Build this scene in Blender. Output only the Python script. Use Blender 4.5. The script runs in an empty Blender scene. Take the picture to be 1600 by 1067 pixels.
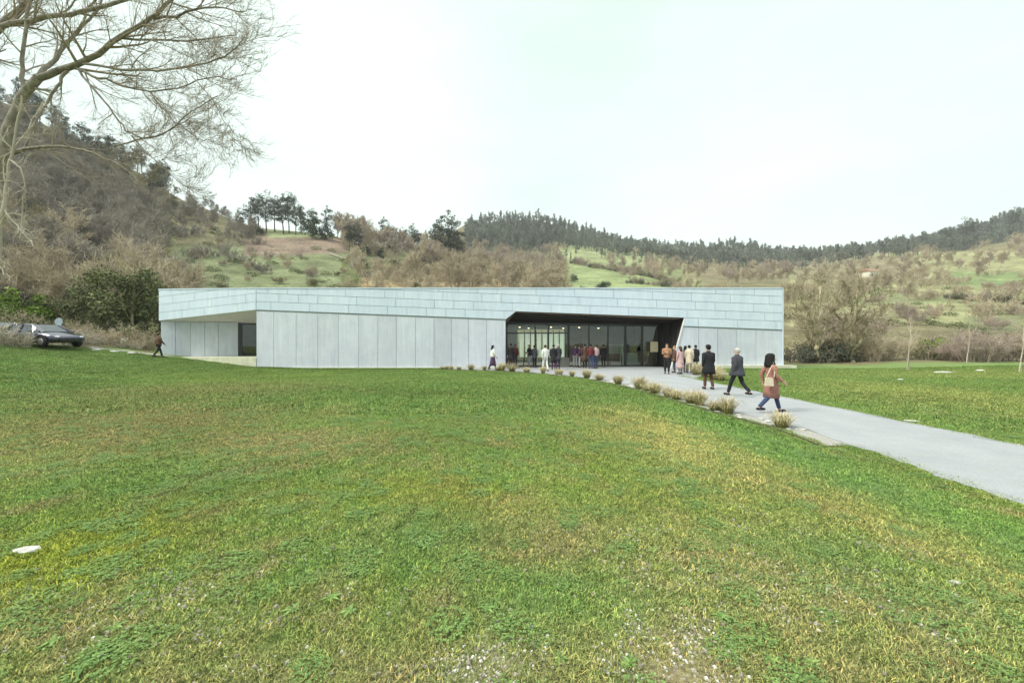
import bpy, math, random
import numpy as np
from mathutils import Vector, Matrix
S = bpy.context.scene
COL = S.collection
F = 620.0; CX = 800.0; CY = 533.5; EYE = 2.0
R = math.radians

# ---------------------------------------------------------------- camera, sky, sun, exposure
cam = bpy.data.cameras.new('camera'); camo = bpy.data.objects.new('camera', cam); COL.objects.link(camo)
camo.location = (0, 0, EYE); camo.rotation_euler = (R(90), 0, 0)
cam.sensor_width = 36; cam.lens = F/1600*36; cam.clip_start = 0.05; cam.clip_end = 5000
S.camera = camo
SUN_EL, SUN_AZ = R(42), R(-112)          # azimuth from +Y, clockwise positive
sd = Vector((math.sin(SUN_AZ)*math.cos(SUN_EL), math.cos(SUN_AZ)*math.cos(SUN_EL), math.sin(SUN_EL)))
sun = bpy.data.lights.new('sun', 'SUN'); suno = bpy.data.objects.new('sun', sun); COL.objects.link(suno)
sun.energy = 1.5; sun.angle = R(12); sun.color = (1, .95, .86)
suno.rotation_euler = sd.to_track_quat('Z', 'Y').to_euler()
W = bpy.data.worlds.new('World'); S.world = W; W.use_nodes = True
nt = W.node_tree; N = nt.nodes; Lk = nt.links; N.clear()
wo = N.new('ShaderNodeOutputWorld'); bg = N.new('ShaderNodeBackground'); bg.inputs[1].default_value = 0.1
Lk.new(bg.outputs[0], wo.inputs[0])
sky = N.new('ShaderNodeTexSky'); sky.sky_type = 'NISHITA'; sky.sun_disc = False
sky.sun_elevation = SUN_EL; sky.sun_rotation = SUN_AZ
tc = N.new('ShaderNodeTexCoord'); sx = N.new('ShaderNodeSeparateXYZ'); Lk.new(tc.outputs['Generated'], sx.inputs[0])
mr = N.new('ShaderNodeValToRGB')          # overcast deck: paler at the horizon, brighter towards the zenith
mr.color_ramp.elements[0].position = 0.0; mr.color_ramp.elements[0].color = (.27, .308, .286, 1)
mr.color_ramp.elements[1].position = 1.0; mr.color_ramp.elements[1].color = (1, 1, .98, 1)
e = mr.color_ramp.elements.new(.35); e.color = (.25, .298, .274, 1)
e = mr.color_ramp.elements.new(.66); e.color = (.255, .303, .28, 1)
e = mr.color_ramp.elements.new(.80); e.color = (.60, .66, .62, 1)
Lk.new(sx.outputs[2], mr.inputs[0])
nz = N.new('ShaderNodeTexNoise'); nz.inputs['Scale'].default_value = 1.4; nz.inputs['Detail'].default_value = 6; nz.inputs['Roughness'].default_value = .55
mp = N.new('ShaderNodeMapping'); mp.inputs['Scale'].default_value = (1, 1, 3.0); Lk.new(tc.outputs['Generated'], mp.inputs[0]); Lk.new(mp.outputs[0], nz.inputs['Vector'])
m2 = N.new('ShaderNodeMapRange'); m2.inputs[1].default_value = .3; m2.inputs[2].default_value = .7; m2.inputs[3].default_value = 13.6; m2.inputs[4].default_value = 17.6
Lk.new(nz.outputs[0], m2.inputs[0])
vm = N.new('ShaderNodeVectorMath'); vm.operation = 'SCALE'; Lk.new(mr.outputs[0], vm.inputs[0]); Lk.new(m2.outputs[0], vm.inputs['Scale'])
# thin bright place in the cloud low on the left
dt = N.new('ShaderNodeVectorMath'); dt.operation = 'DOT_PRODUCT'; Lk.new(tc.outputs['Generated'], dt.inputs[0])
gd = Vector((-.52, 1, .45)).normalized(); dt.inputs[1].default_value = gd
mg = N.new('ShaderNodeMapRange'); mg.interpolation_type = 'SMOOTHSTEP'; mg.inputs[1].default_value = .86; mg.inputs[2].default_value = 1.0; mg.inputs[3].default_value = 0; mg.inputs[4].default_value = .45
Lk.new(dt.outputs['Value'], mg.inputs[0])
vg = N.new('ShaderNodeVectorMath'); vg.operation = 'SCALE'; vg.inputs[0].default_value = (1, .93, .86); Lk.new(mg.outputs[0], vg.inputs['Scale'])
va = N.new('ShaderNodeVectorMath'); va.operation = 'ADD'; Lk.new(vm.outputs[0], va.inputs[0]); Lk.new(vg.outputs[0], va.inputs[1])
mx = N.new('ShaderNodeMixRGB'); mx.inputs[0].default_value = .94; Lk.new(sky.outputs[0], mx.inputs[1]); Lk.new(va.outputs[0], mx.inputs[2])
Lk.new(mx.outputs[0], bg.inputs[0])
vs = S.view_settings; vs.view_transform = 'Standard'; vs.look = 'None'; vs.gamma = 1; vs.exposure = 1.27; vs.use_curve_mapping = False
S.cycles.max_bounces = 5; S.cycles.diffuse_bounces = 3; S.cycles.glossy_bounces = 3; S.cycles.transmission_bounces = 4
S.cycles.transparent_max_bounces = 8; S.cycles.use_denoising = True

# ---------------------------------------------------------------- materials
class NT:
    def __init__(s, m): s.t = m.node_tree; s.b = s.t.nodes['Principled BSDF']
    def n(s, k, **kw):
        x = s.t.nodes.new(k)
        for a, b in kw.items(): setattr(x, a, b)
        return x
    def l(s, a, b): s.t.links.new(a, b)
    def noise(s, scale, detail=4, rough=.55, vec=None, stretch=None):
        x = s.n('ShaderNodeTexNoise'); x.inputs['Scale'].default_value = scale; x.inputs['Detail'].default_value = detail; x.inputs['Roughness'].default_value = rough
        v = vec or s.pos()
        if stretch:
            m = s.n('ShaderNodeMapping'); m.inputs['Scale'].default_value = stretch; s.l(v, m.inputs[0]); v = m.outputs[0]
        s.l(v, x.inputs['Vector']); return x.outputs[0]
    def pos(s):
        g = s.n('ShaderNodeNewGeometry'); return g.outputs['Position']
    def rnd(s): return s.n('ShaderNodeObjectInfo').outputs['Random']
    def isl(s): return s.n('ShaderNodeNewGeometry').outputs['Random Per Island']
    def ramp(s, fac, stops):
        x = s.n('ShaderNodeValToRGB'); el = x.color_ramp.elements
        while len(el) < len(stops): el.new(.5)
        for i, (p, c) in enumerate(stops):
            el[i].position = p; el[i].color = tuple(c)+(1,) if not isinstance(c, (int, float)) else (c, c, c, 1)
        s.l(fac, x.inputs[0]); return x.outputs[0]
    def mix(s, f, a, b, mode='MIX'):
        x = s.n('ShaderNodeMixRGB', blend_type=mode)
        for i, v in enumerate((f, a, b)):
            if isinstance(v, (int, float)): x.inputs[i].default_value = v if i == 0 else (v, v, v, 1)
            elif isinstance(v, tuple): x.inputs[i].default_value = v+(1,)
            else: s.l(v, x.inputs[i])
        return x.outputs[0]
    def math(s, op, a, b=0.0, clamp=False):
        x = s.n('ShaderNodeMath', operation=op, use_clamp=clamp)
        for i, v in enumerate((a, b)):
            if isinstance(v, (int, float)): x.inputs[i].default_value = v
            else: s.l(v, x.inputs[i])
        return x.outputs[0]
    def bump(s, h, strength=.3, dist=.02):
        x = s.n('ShaderNodeBump'); x.inputs['Strength'].default_value = strength; x.inputs['Distance'].default_value = dist
        s.l(h, x.inputs['Height']); s.l(x.outputs[0], s.b.inputs['Normal'])
    def color(s, c): s.l(c, s.b.inputs['Base Color'])

def newmat(name, rough=.8, spec=.3, metal=0):
    m = bpy.data.materials.new(name); m.use_nodes = True; t = NT(m)
    t.b.inputs['Roughness'].default_value = rough; t.b.inputs['Specular IOR Level'].default_value = spec; t.b.inputs['Metallic'].default_value = metal
    return m, t
def simple(name, col, rough=.8, var=.25, scale=8, spec=.3, metal=0, obj=False, bump=0):
    m, t = newmat(name, rough, spec, metal)
    n = t.noise(scale, 5, .6)
    lo = tuple(c*(1-var) for c in col); hi = tuple(min(1, c*(1+var)) for c in col)
    c = t.ramp(n, [(.3, lo), (.7, hi)])
    if obj: c = t.mix(1, c, t.ramp(t.rnd(), [(0, .8), (1, 1.12)]), 'MULTIPLY')
    t.color(c)
    if bump: t.bump(n, bump)
    return m
def foliage(name, cols, rough=.7, trans=.0, scale=.6):
    m, t = newmat(name, rough, .2)
    c = t.ramp(t.isl(), [(i/(len(cols)-1), c) for i, c in enumerate(cols)])
    n = t.noise(scale, 4)
    c = t.mix(1, c, t.ramp(n, [(.3, .6), (.7, 1.35)]), 'MULTIPLY')
    c = t.mix(1, c, t.ramp(t.rnd(), [(0, .78), (1, 1.2)]), 'MULTIPLY')
    t.color(c); return m
def bark(name, lo, hi, scale=3):
    m, t = newmat(name, .9, .15)
    n = t.noise(scale, 6, .65, stretch=(1, 1, .35))
    c = t.ramp(n, [(.3, lo), (.68, hi)])
    c = t.mix(1, c, t.ramp(t.rnd(), [(0, .8), (1, 1.15)]), 'MULTIPLY')
    t.color(c); t.bump(t.noise(scale*6, 4, .6, stretch=(1, 1, .3)), .5, .02); return m

# ---------------------------------------------------------------- mesh helpers
def link(o, parent=None):
    COL.objects.link(o)
    if parent: o.parent = parent
    return o
def tag(o, label=None, cat=None, group=None, kind=None):
    if label: o['label'] = label
    if cat: o['category'] = cat
    if group: o['group'] = group
    if kind: o['kind'] = kind
    return o
def empty(name, loc=(0, 0, 0), rz=0, label=None, cat=None, group=None, sc=1):
    o = bpy.data.objects.new(name, None); o.empty_display_size = .2; o.location = loc; o.rotation_euler = (0, 0, rz); o.scale = (sc,)*3
    link(o); return tag(o, label, cat, group)
def qmesh(name, V, Q, mat, midx=None, smooth=False):
    V = np.asarray(V, np.float32); Q = np.asarray(Q, np.int32); k = Q.shape[1]
    me = bpy.data.meshes.new(name); me.vertices.add(len(V)); me.vertices.foreach_set('co', V.ravel())
    me.loops.add(Q.size); me.loops.foreach_set('vertex_index', Q.ravel())
    me.polygons.add(len(Q)); me.polygons.foreach_set('loop_start', np.arange(0, Q.size, k, dtype=np.int32))
    try: me.polygons.foreach_set('loop_total', np.full(len(Q), k, np.int32))
    except Exception: pass
    for m in (mat if isinstance(mat, (list, tuple)) else [mat]): me.materials.append(m)
    if midx is not None: me.polygons.foreach_set('material_index', np.asarray(midx, np.int32))
    me.polygons.foreach_set('use_smooth', np.full(len(Q), smooth, bool))
    me.update(calc_edges=True); me.validate(); return me
def pmesh(name, V, Fc, mat, smooth=False):
    me = bpy.data.meshes.new(name); me.from_pydata([tuple(v) for v in V], [], Fc)
    for m in (mat if isinstance(mat, (list, tuple)) else [mat]): me.materials.append(m)
    if smooth: me.polygons.foreach_set('use_smooth', [True]*len(me.polygons))
    me.update(); return me
def ob(name, me, parent=None, loc=None): 
    o = bpy.data.objects.new(name, me); link(o, parent)
    if loc is not None: o.location = loc
    return o
BOXF = [(0, 3, 2, 1), (4, 5, 6, 7), (0, 1, 5, 4), (1, 2, 6, 5), (2, 3, 7, 6), (3, 0, 4, 7)]
def box(x0, x1, y0, y1, z0, z1):
    return [(x0, y0, z0), (x1, y0, z0), (x1, y1, z0), (x0, y1, z0), (x0, y0, z1), (x1, y0, z1), (x1, y1, z1), (x0, y1, z1)], BOXF
def boxo(name, x0, x1, y0, y1, z0, z1, mat, parent=None):
    V, Fc = box(x0, x1, y0, y1, z0, z1); return ob(name, pmesh(name, V, Fc, mat), parent)
def join(parts):
    V = []; Fc = []
    for v, f in parts:
        o = len(V); V += list(v); Fc += [tuple(i+o for i in q) for q in f]
    return V, Fc
def prism(poly3, off):       # polygon (list of 3-D points) extruded by a vector
    n = len(poly3); V = [tuple(p) for p in poly3]+[tuple(np.add(p, off)) for p in poly3]
    return V, [tuple(range(n)), tuple(range(2*n-1, n-1, -1))]+[(i, n+i, n+(i+1) % n, (i+1) % n) for i in range(n)]
def nrm(v): 
    v = np.asarray(v, float); return v/max(1e-9, np.linalg.norm(v))
def tube(P, rad, n=5, cap=False):
    P = np.asarray(P, float); k = len(P); rad = np.asarray(rad, float)
    T = np.gradient(P, axis=0); T /= np.maximum(1e-9, np.linalg.norm(T, axis=1))[:, None]
    ref = np.array([0, 0, 1.]) if abs(T[:, 2]).mean() < .8 else np.array([1., 0, 0])
    A = np.cross(T, ref); A /= np.maximum(1e-9, np.linalg.norm(A, axis=1))[:, None]; B = np.cross(T, A)
    th = np.arange(n)*2*np.pi/n
    V = P[:, None]+rad[:, None, None]*(A[:, None]*np.cos(th)[None, :, None]+B[:, None]*np.sin(th)[None, :, None])
    i = np.arange(k-1)[:, None]*n; j = np.arange(n)[None]; j2 = (j+1) % n
    Q = np.stack([i+j, i+j2, i+n+j2, i+n+j], -1).reshape(-1, 4)
    return V.reshape(-1, 3), Q
class QB:
    def __init__(s): s.V = []; s.Q = []; s.M = []; s.n = 0
    def add(s, V, Q, m=0):
        s.V.append(V); s.Q.append(np.asarray(Q)+s.n); s.M.append(np.full(len(Q), m)); s.n += len(V); return s
    def mesh(s, name, mat, smooth=False):
        return qmesh(name, np.concatenate(s.V), np.concatenate(s.Q), mat, np.concatenate(s.M), smooth)
def tubeo(name, P, rad, mat, parent=None, n=8, loc=None):
    V, Q = tube(P, rad, n); return ob(name, qmesh(name, V, Q, mat, smooth=True), parent, loc)
def leaves(rng, C, size, flat=0.0, aspect=.6):
    """one quad per centre, random orientation"""
    n = len(C); a = rng.normal(size=(n, 3)); a[:, 2] *= (1-flat); a /= np.linalg.norm(a, axis=1)[:, None]
    b = rng.normal(size=(n, 3)); b -= (b*a).sum(1)[:, None]*a; b /= np.linalg.norm(b, axis=1)[:, None]
    s = size*rng.uniform(.6, 1.3, (n, 1)); a = a*s*.5; b = b*s*.5*aspect
    V = np.stack([C-a, C-b*.9+a*.1, C+a, C+b*.9+a*.1], 1).reshape(-1, 3)
    return V, np.arange(4*n).reshape(-1, 4)
def ellip(rng, n, c, r, shell=.0):
    d = rng.normal(size=(n, 3)); d /= np.linalg.norm(d, axis=1)[:, None]
    u = rng.uniform(shell**3, 1, (n, 1))**(1/3); return np.asarray(c)+d*u*np.asarray(r)
def sstep(x): x = np.clip(x, 0, 1); return x*x*(3-2*x)

# ---------------------------------------------------------------- terrain height
RX = [-90, -60, -48, -38, -31, -27, -23.4, -18.7, -15, 60]; RZ = [22, 9, 2.6, 1.95, 1.62, 1.05, .62, .10, 0, 0]
def vnoise(x, y, s=1.0, seed=0):
    v = 0; a = 1
    for k in range(4):
        f = s*2**k
        v = v+a*(np.sin(x*f*1.3+seed+1.7*np.sin(y*f*.9+k))*np.cos(y*f*1.1-seed*2+1.3*np.sin(x*f*.7+k*2))); a *= .5
    return v/1.9
def Hnear(x, y):
    x = np.asarray(x, float); y = np.asarray(y, float)
    h = .42*sstep((6.0-x)/5.3)*sstep((24.5-y)/17)
    ramp = np.interp(x, RX, RZ)*sstep((y+5)/22)
    bump = .02*vnoise(x, y, .9)*sstep((5.9-x)/2)*sstep((24-y)/6)
    rl = .12*sstep((x-11)/4)*sstep((25-y)/10)+.25*sstep((x-26)/12)
    return h+ramp+bump+rl
CM = {  # picture column -> (depth, picture row of the ground)
 -700: [(60, 330), (100, 180), (160, 90), (260, 160), (460, 330)],
 -200: [(55, 470), (70, 360), (100, 180), (150, 70), (220, 120), (460, 260)],
 0: [(46, 498), (60, 425), (80, 340), (110, 245), (160, 160), (220, 220), (460, 360)],
 100: [(48, 510), (65, 440), (85, 370), (115, 290), (160, 208), (220, 260), (460, 380)],
 200: [(50, 512), (70, 448), (90, 395), (115, 335), (160, 262), (220, 320), (460, 410)],
 300: [(52, 508), (72, 450), (95, 405), (120, 360), (160, 318), (220, 360), (460, 420)],
 400: [(54, 508), (75, 452), (100, 415), (125, 385), (155, 355), (220, 390), (460, 430)],
 500: [(55, 515), (78, 455), (100, 420), (125, 390), (155, 362), (220, 392), (460, 420)],
 600: [(55, 515), (78, 462), (110, 430), (150, 395), (185, 382), (240, 400), (460, 400)],
 690: [(55, 518), (80, 478), (120, 445), (160, 418), (200, 385), (250, 390), (460, 368)],
 740: [(55, 520), (80, 485), (120, 455), (200, 420), (300, 385), (460, 348)],
 830: [(55, 520), (80, 490), (120, 460), (200, 432), (300, 395), (460, 342)],
 900: [(55, 520), (80, 490), (120, 455), (200, 422), (300, 392), (460, 360)],
 1000: [(55, 520), (80, 488), (120, 453), (200, 430), (300, 402), (460, 390)],
 1080: [(55, 520), (80, 490), (120, 455), (200, 438), (300, 414), (460, 392)],
 1150: [(55, 520), (80, 490), (120, 457), (200, 440), (300, 418), (460, 387)],
 1240: [(55, 518), (80, 488), (120, 458), (200, 435), (300, 415), (460, 402)],
 1320: [(55, 515), (80, 485), (120, 455), (200, 425), (300, 403), (460, 398)],
 1400: [(55, 515), (80, 482), (120, 450), (200, 415), (300, 396), (460, 390)],
 1500: [(55, 515), (80, 480), (120, 445), (200, 405), (300, 385), (460, 368)],
 1600: [(55, 515), (80, 478), (120, 440), (200, 392), (300, 362), (460, 338)],
 1800: [(55, 510), (80, 465), (120, 415), (200, 362), (300, 335), (460, 322)],
 2600: [(55, 495), (80, 450), (120, 410), (200, 375), (300, 360), (460, 350)]}
CPX = np.array(sorted(CM)); GL = np.log(np.array([34, 38, 42, 46, 50, 55, 60, 70, 80, 95, 110, 125, 140, 160, 180, 200, 230, 270, 300, 380, 460]))
CT = np.array([np.interp(GL, np.log([p[0] for p in CM[c]]), [p[1] for p in CM[c]]) for c in CPX])
def Hfar(x, y):
    px = CX+F*x/y; ly = np.log(np.clip(y, 34, 460))
    i = np.clip(np.searchsorted(CPX, px)-1, 0, len(CPX)-2); t = np.clip((px-CPX[i])/(CPX[i+1]-CPX[i]), 0, 1)
    j = np.clip(np.searchsorted(GL, ly)-1, 0, len(GL)-2); s = np.clip((ly-GL[j])/(GL[j+1]-GL[j]), 0, 1)
    t = .5*t+.5*sstep(t)
    r = (CT[i, j]*(1-t)+CT[i+1, j]*t)*(1-s)+(CT[i, j+1]*(1-t)+CT[i+1, j+1]*t)*s
    z = EYE-(r-CY)*np.minimum(y, 460)/F-np.maximum(0, y-460)*.35
    return z+.012*np.minimum(y-30, 300)*vnoise(x, y, .05, 3)*.6
def H(x, y):
    x = np.asarray(x, float); y = np.asarray(y, float)
    ys = np.maximum(y, 1e-3); px = CX+F*x/ys
    y0 = np.where(px < 235, 37.0, 44.0); w = sstep((y-y0)/10)
    return np.where(w > 0, Hnear(x, np.minimum(y, 60))*(1-w)+Hfar(x, np.maximum(y, 34))*w, Hnear(x, y))
def at(px, Y, dz=0):
    x = (px-CX)/F*Y; return (x, Y, float(H(x, Y))+dz)
def P(px, py, Y): return np.array([(px-CX)/F*Y, Y, EYE-(py-CY)/F*Y])

def instancer(name, protos, pts, pid, scl, rot, mats, label):
    """one countless mass: points carrying piece number, size and turn, filled by geometry nodes"""
    me = bpy.data.meshes.new(name); me.vertices.add(len(pts)); me.vertices.foreach_set('co', np.asarray(pts, np.float32).ravel())
    for nm, ty, ar in (('pid', 'INT', np.asarray(pid, np.int32)), ('scl', 'FLOAT', np.asarray(scl, np.float32)), ('rot', 'FLOAT', np.asarray(rot, np.float32))):
        at_ = me.attributes.new(nm, ty, 'POINT'); at_.data.foreach_set('value', ar)
    for m_ in mats: me.materials.append(m_)
    lg = tag(ob(name, me), label, kind='stuff')
    ng = bpy.data.node_groups.new(name, 'GeometryNodeTree'); ng.interface.new_socket('Geometry', in_out='INPUT', socket_type='NodeSocketGeometry'); ng.interface.new_socket('Geometry', in_out='OUTPUT', socket_type='NodeSocketGeometry')
    gi = ng.nodes.new('NodeGroupInput'); go = ng.nodes.new('NodeGroupOutput'); jn = ng.nodes.new('GeometryNodeJoinGeometry')
    def attr(nm, ty): a = ng.nodes.new('GeometryNodeInputNamedAttribute'); a.data_type = ty; a.inputs['Name'].default_value = nm; return a.outputs['Attribute']
    ap, as_, ar = attr('pid', 'INT'), attr('scl', 'FLOAT'), attr('rot', 'FLOAT')
    cx_ = ng.nodes.new('ShaderNodeCombineXYZ'); ng.links.new(ar, cx_.inputs[2])
    for k, pm in enumerate(protos):
        po = bpy.data.objects.new(name+'_piece', pm)
        oi = ng.nodes.new('GeometryNodeObjectInfo'); oi.inputs[0].default_value = po; oi.inputs['As Instance'].default_value = True
        cmp = ng.nodes.new('FunctionNodeCompare'); cmp.data_type = 'INT'; cmp.operation = 'EQUAL'; si = [s_ for s_ in cmp.inputs if s_.type == 'INT']; ng.links.new(ap, si[0]); si[1].default_value = k
        ip = ng.nodes.new('GeometryNodeInstanceOnPoints'); ng.links.new(gi.outputs[0], ip.inputs['Points']); ng.links.new(oi.outputs['Geometry'], ip.inputs['Instance']); ng.links.new(cmp.outputs[0], ip.inputs['Selection'])
        ng.links.new(cx_.outputs[0], ip.inputs['Rotation']); ng.links.new(as_, ip.inputs['Scale']); ng.links.new(ip.outputs[0], jn.inputs[0])
    ng.links.new(jn.outputs[0], go.inputs[0]); md = lg.modifiers.new(name, 'NODES'); md.node_group = ng
    return lg
# ---------------------------------------------------------------- the ground
def ell_mask(t, p, c, r, soft=.5, wob=None):
    s = t.n('ShaderNodeVectorMath', operation='SUBTRACT'); t.l(p, s.inputs[0]); s.inputs[1].default_value = (c[0], c[1], 0)
    d = t.n('ShaderNodeVectorMath', operation='DIVIDE'); t.l(s.outputs[0], d.inputs[0]); d.inputs[1].default_value = (r[0], r[1], 1e6)
    l = t.n('ShaderNodeVectorMath', operation='LENGTH'); t.l(d.outputs[0], l.inputs[0])
    v = l.outputs['Value']
    if wob is not None: v = t.math('ADD', v, wob)
    m = t.n('ShaderNodeMapRange', interpolation_type='SMOOTHSTEP'); m.inputs[1].default_value = 1+soft; m.inputs[2].default_value = 1-soft; t.l(v, m.inputs[0])
    return m.outputs[0]
GREEN = (.165, .26, .075); LUSH = (.155, .255, .082); OLIVE = (.225, .27, .088); BROWN = (.285, .245, .130); YELLOW = (.38, .335, .15); MOSS = (.28, .30, .045)
def lawn_color(t):
    p = t.pos(); sp = t.n('ShaderNodeSeparateXYZ'); t.l(p, sp.inputs[0]); y = sp.outputs[1]; x = sp.outputs[0]
    big = t.noise(.35, 4, .6, p); mid = t.noise(1.6, 5, .65, p); fine = t.noise(7, 4, .7, p)
    base = t.ramp(mid, [(.32, GREEN), (.5, OLIVE), (.66, BROWN)])
    farm = t.n('ShaderNodeMapRange', interpolation_type='SMOOTHSTEP'); farm.inputs[1].default_value = 3.5; farm.inputs[2].default_value = 10; t.l(y, farm.inputs[0])
    lush = t.ramp(mid, [(.3, LUSH), (.55, (.18, .24, .084)), (.72, (.24, .265, .10))])
    c = t.mix(farm.outputs[0], base, lush)
    wob = t.math('MULTIPLY', t.math('SUBTRACT', t.noise(1.1, 6, .7, p), .5), 2.3)
    for cc, rr, col, f in [((2.7, 7.2), (1.1, 3.0), YELLOW, .8), ((3.9, 3.9), (.7, 1.3), YELLOW, .6), ((-7.2, 7.6), (2.8, 2.2), BROWN, .85), ((-3.3, 6.2), (1.6, .8), BROWN, .85), ((.5, 3.4), (1.4, .5), BROWN, .6), ((-11, 14), (4, 4), BROWN, .6),
                         ((-3.5, 2.95), (.8, .7), MOSS, .8), ((-1.0, 4.1), (1.0, .5), MOSS, .35), ((1.9, 2.7), (1.1, .5), BROWN, .7), ((0, 1.6), (3, .7), BROWN, .55), ((4.9, 6.5), (.65, 5), LUSH, .85), ((1.2, 4.6), (.7, 1.2), (.22, .27, .07), .5), ((15, 14), (3, 5), YELLOW, .4), ((27, 24), (8, 3), YELLOW, .3),
                         ((-14, 22), (5, 4), (.22, .27, .08), .5), ((-4.4, 4.6), (1.2, .6), LUSH, .5), ((-.9, 3.2), (.6, .5), LUSH, .6), ((.3, 2.5), (.6, .3), LUSH, .5), ((2.6, 3.2), (.5, .4), LUSH, .6)]:
        m = ell_mask(t, p, cc, rr, .8, wob); c = t.mix(t.math('MULTIPLY', m, f), c, col)
    return c, big, mid, fine, p
lawn_m, t = newmat('lawn_turf', .95, .1)
c, big, mid, fine, p = lawn_color(t)
c = t.mix(1, c, t.ramp(big, [(.3, .8), (.7, 1.15)]), 'MULTIPLY')
hf = t.noise(38, 4, .75, p)
c = t.mix(1, c, t.ramp(hf, [(.3, .42), (.5, .85), (.72, 1.6)]), 'MULTIPLY')
wd = t.n('ShaderNodeAttribute', attribute_name='wild')
wildc = t.ramp(t.noise(.8, 6, .7, p), [(.3, (.09, .10, .04)), (.5, (.17, .15, .08)), (.7, (.24, .20, .12))])
c = t.mix(wd.outputs['Fac'], c, wildc)
t.color(c); t.bump(t.noise(30, 5, .75, p), .9, .04)
blade_m, t = newmat('grass_blades', .75, .22)
c, big, mid, fine, p = lawn_color(t)
c = t.mix(1, c, t.ramp(big, [(.3, .85), (.7, 1.15)]), 'MULTIPLY')
isl = t.ramp(t.isl(), [(0, (.14, .20, .10)), (.2, (.45, .55, .35)), (.45, (.75, .9, .65)), (.7, (1.15, 1.25, .95)), (.9, (1.6, 1.5, 1.1)), (1, (2.6, 2.0, 1.7))])
c = t.mix(1, c, isl, 'MULTIPLY'); c = t.mix(1, c, t.ramp(fine, [(.32, (.72, .78, .70)), (.5, (1, 1, 1)), (.68, (1.25, 1.22, 1.2))]), 'MULTIPLY'); c = t.mix(1, c, t.ramp(t.noise(22, 3, .7, p), [(.3, .7), (.7, 1.3)]), 'MULTIPLY'); t.color(c)
clover_m, t = newmat('clover_leaf', .6, .3)
c = t.ramp(t.isl(), [(0, (.07, .14, .035)), (.5, (.12, .21, .05)), (1, (.20, .30, .08))]); t.color(c)

def wildmask(x, y):      # where the mown lawn ends
    px = CX+F*x/np.maximum(y, 1)
    edge = np.where(px < 160, 28.6, np.where(px < 240, 29.8, 33.5))+.7*np.sin(x*.8)+.4*np.sin(x*2.1+1)
    return np.clip((y-edge)/.8, 0, 1)*(y > 5)
xs = np.concatenate([np.linspace(-130, -45, 30)[:-1], np.linspace(-45, -12, 60)[:-1], np.linspace(-12, 12, 110)[:-1], np.linspace(12, 45, 60)[:-1], np.linspace(45, 130, 25)])
ys = np.concatenate([np.linspace(-80, -4, 24)[:-1], np.linspace(-4, 14, 90)[:-1], np.linspace(14, 36, 66)])
X, Y = np.meshgrid(xs, ys); Z = H(X, Y)
# the museum stands on a levelled pad: sink the ground beneath its floor
pad = (X > -18) & (X < 19.5) & (Y > 29.6); Z = np.where(pad, np.minimum(Z, -.25), Z)
nx = len(xs); ii = np.arange((len(ys)-1))[:, None]*nx+np.arange(nx-1)[None]
Q = np.stack([ii, ii+1, ii+nx+1, ii+nx], -1).reshape(-1, 4)
me = qmesh('lawn', np.stack([X, Y, Z], -1).reshape(-1, 3), Q, lawn_m, smooth=True)
a = me.attributes.new('wild', 'FLOAT', 'POINT'); a.data.foreach_set('value', wildmask(X, Y).ravel().astype(np.float32))
tag(ob('lawn', me), 'mown lawn patched with moss and dry grass in front of the museum', kind='structure')

# far hillside, one sheet to beyond the ridges
hill_m, t = newmat('hillside_ground', .95, .1)
at_ = t.n('ShaderNodeAttribute', attribute_name='cover'); p = t.pos()
c = t.mix(1, at_.outputs['Color'], t.ramp(t.noise(.12, 6, .65, p), [(.3, .6), (.7, 1.4)]), 'MULTIPLY')
c = t.mix(1, c, t.ramp(t.noise(.9, 6, .7, p), [(.3, .65), (.7, 1.35)]), 'MULTIPLY')
c = t.mix(.45, c, t.mix(1, c, t.ramp(t.noise(4, 4, .7, p), [(.35, .4), (.65, 1.7)]), 'MULTIPLY'))
t.color(c); t.bump(t.noise(1.2, 6, .7, p), .8, .6)
us = np.concatenate([np.linspace(-3.6, -1.5, 50)[:-1], np.linspace(-1.5, 1.5, 420)[:-1], np.linspace(1.5, 3.6, 50)])
Yr = np.concatenate([np.linspace(36, 60, 50)[:-1], np.exp(np.linspace(np.log(60), np.log(480), 130))[:-1], np.linspace(480, 900, 12)])
U, YY = np.meshgrid(us, Yr); XX = U*YY; ZZ = H(XX, YY)
ZZ[0] = H(XX[0], YY[0])
pad = (XX > -25) & (XX < 19.5) & (YY < 43); ZZ = np.where(pad, np.minimum(ZZ, -.3), ZZ)
PX = CX+F*U; PY = CY+F*(EYE-ZZ)/YY
cov = np.empty(PX.shape+(3,)); cov[:] = (.17, .155, .088)
nzs = vnoise(XX, YY, .06, 5)
def reg(x0, x1, y0, y1, col, d0=36, d1=600, f=1.0, soft=6):
    q = nzs*6
    m = sstep((PX+q-x0)/soft)*sstep((x1-PX-q)/soft)*sstep((PY+q*.5-y0)/3)*sstep((y1-PY+q*.5)/3)*(YY > d0)*(YY < d1)*f
    cov[:] = cov*(1-m[..., None])+np.array(col)*m[..., None]
G1 = (.17, .195, .10); G2 = (.225, .25, .125); OL = (.25, .25, .13); BR = (.20, .15, .115); OR = (.32, .24, .14)
reg(-400, 250, 60, 560, (.095, .088, .05), f=.85); reg(540, 890, 380, 440, (.12, .115, .06), d0=110, f=.8); reg(-100, 330, 480, 560, (.08, .085, .04)); reg(-100, 130, 380, 520, (.06, .085, .03), f=.6)
reg(250, 560, 380, 470, (.13, .125, .07)); reg(255, 560, 385, 452, G1, f=.9); reg(380, 545, 366, 400, BR, f=.9); reg(530, 900, 400, 470, (.11, .13, .05)); reg(415, 530, 345, 372, G2)
reg(540, 720, 392, 418, G1); reg(560, 800, 432, 470, OR, f=.8); reg(560, 800, 420, 434, (.10, .08, .06), f=.8)
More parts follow.
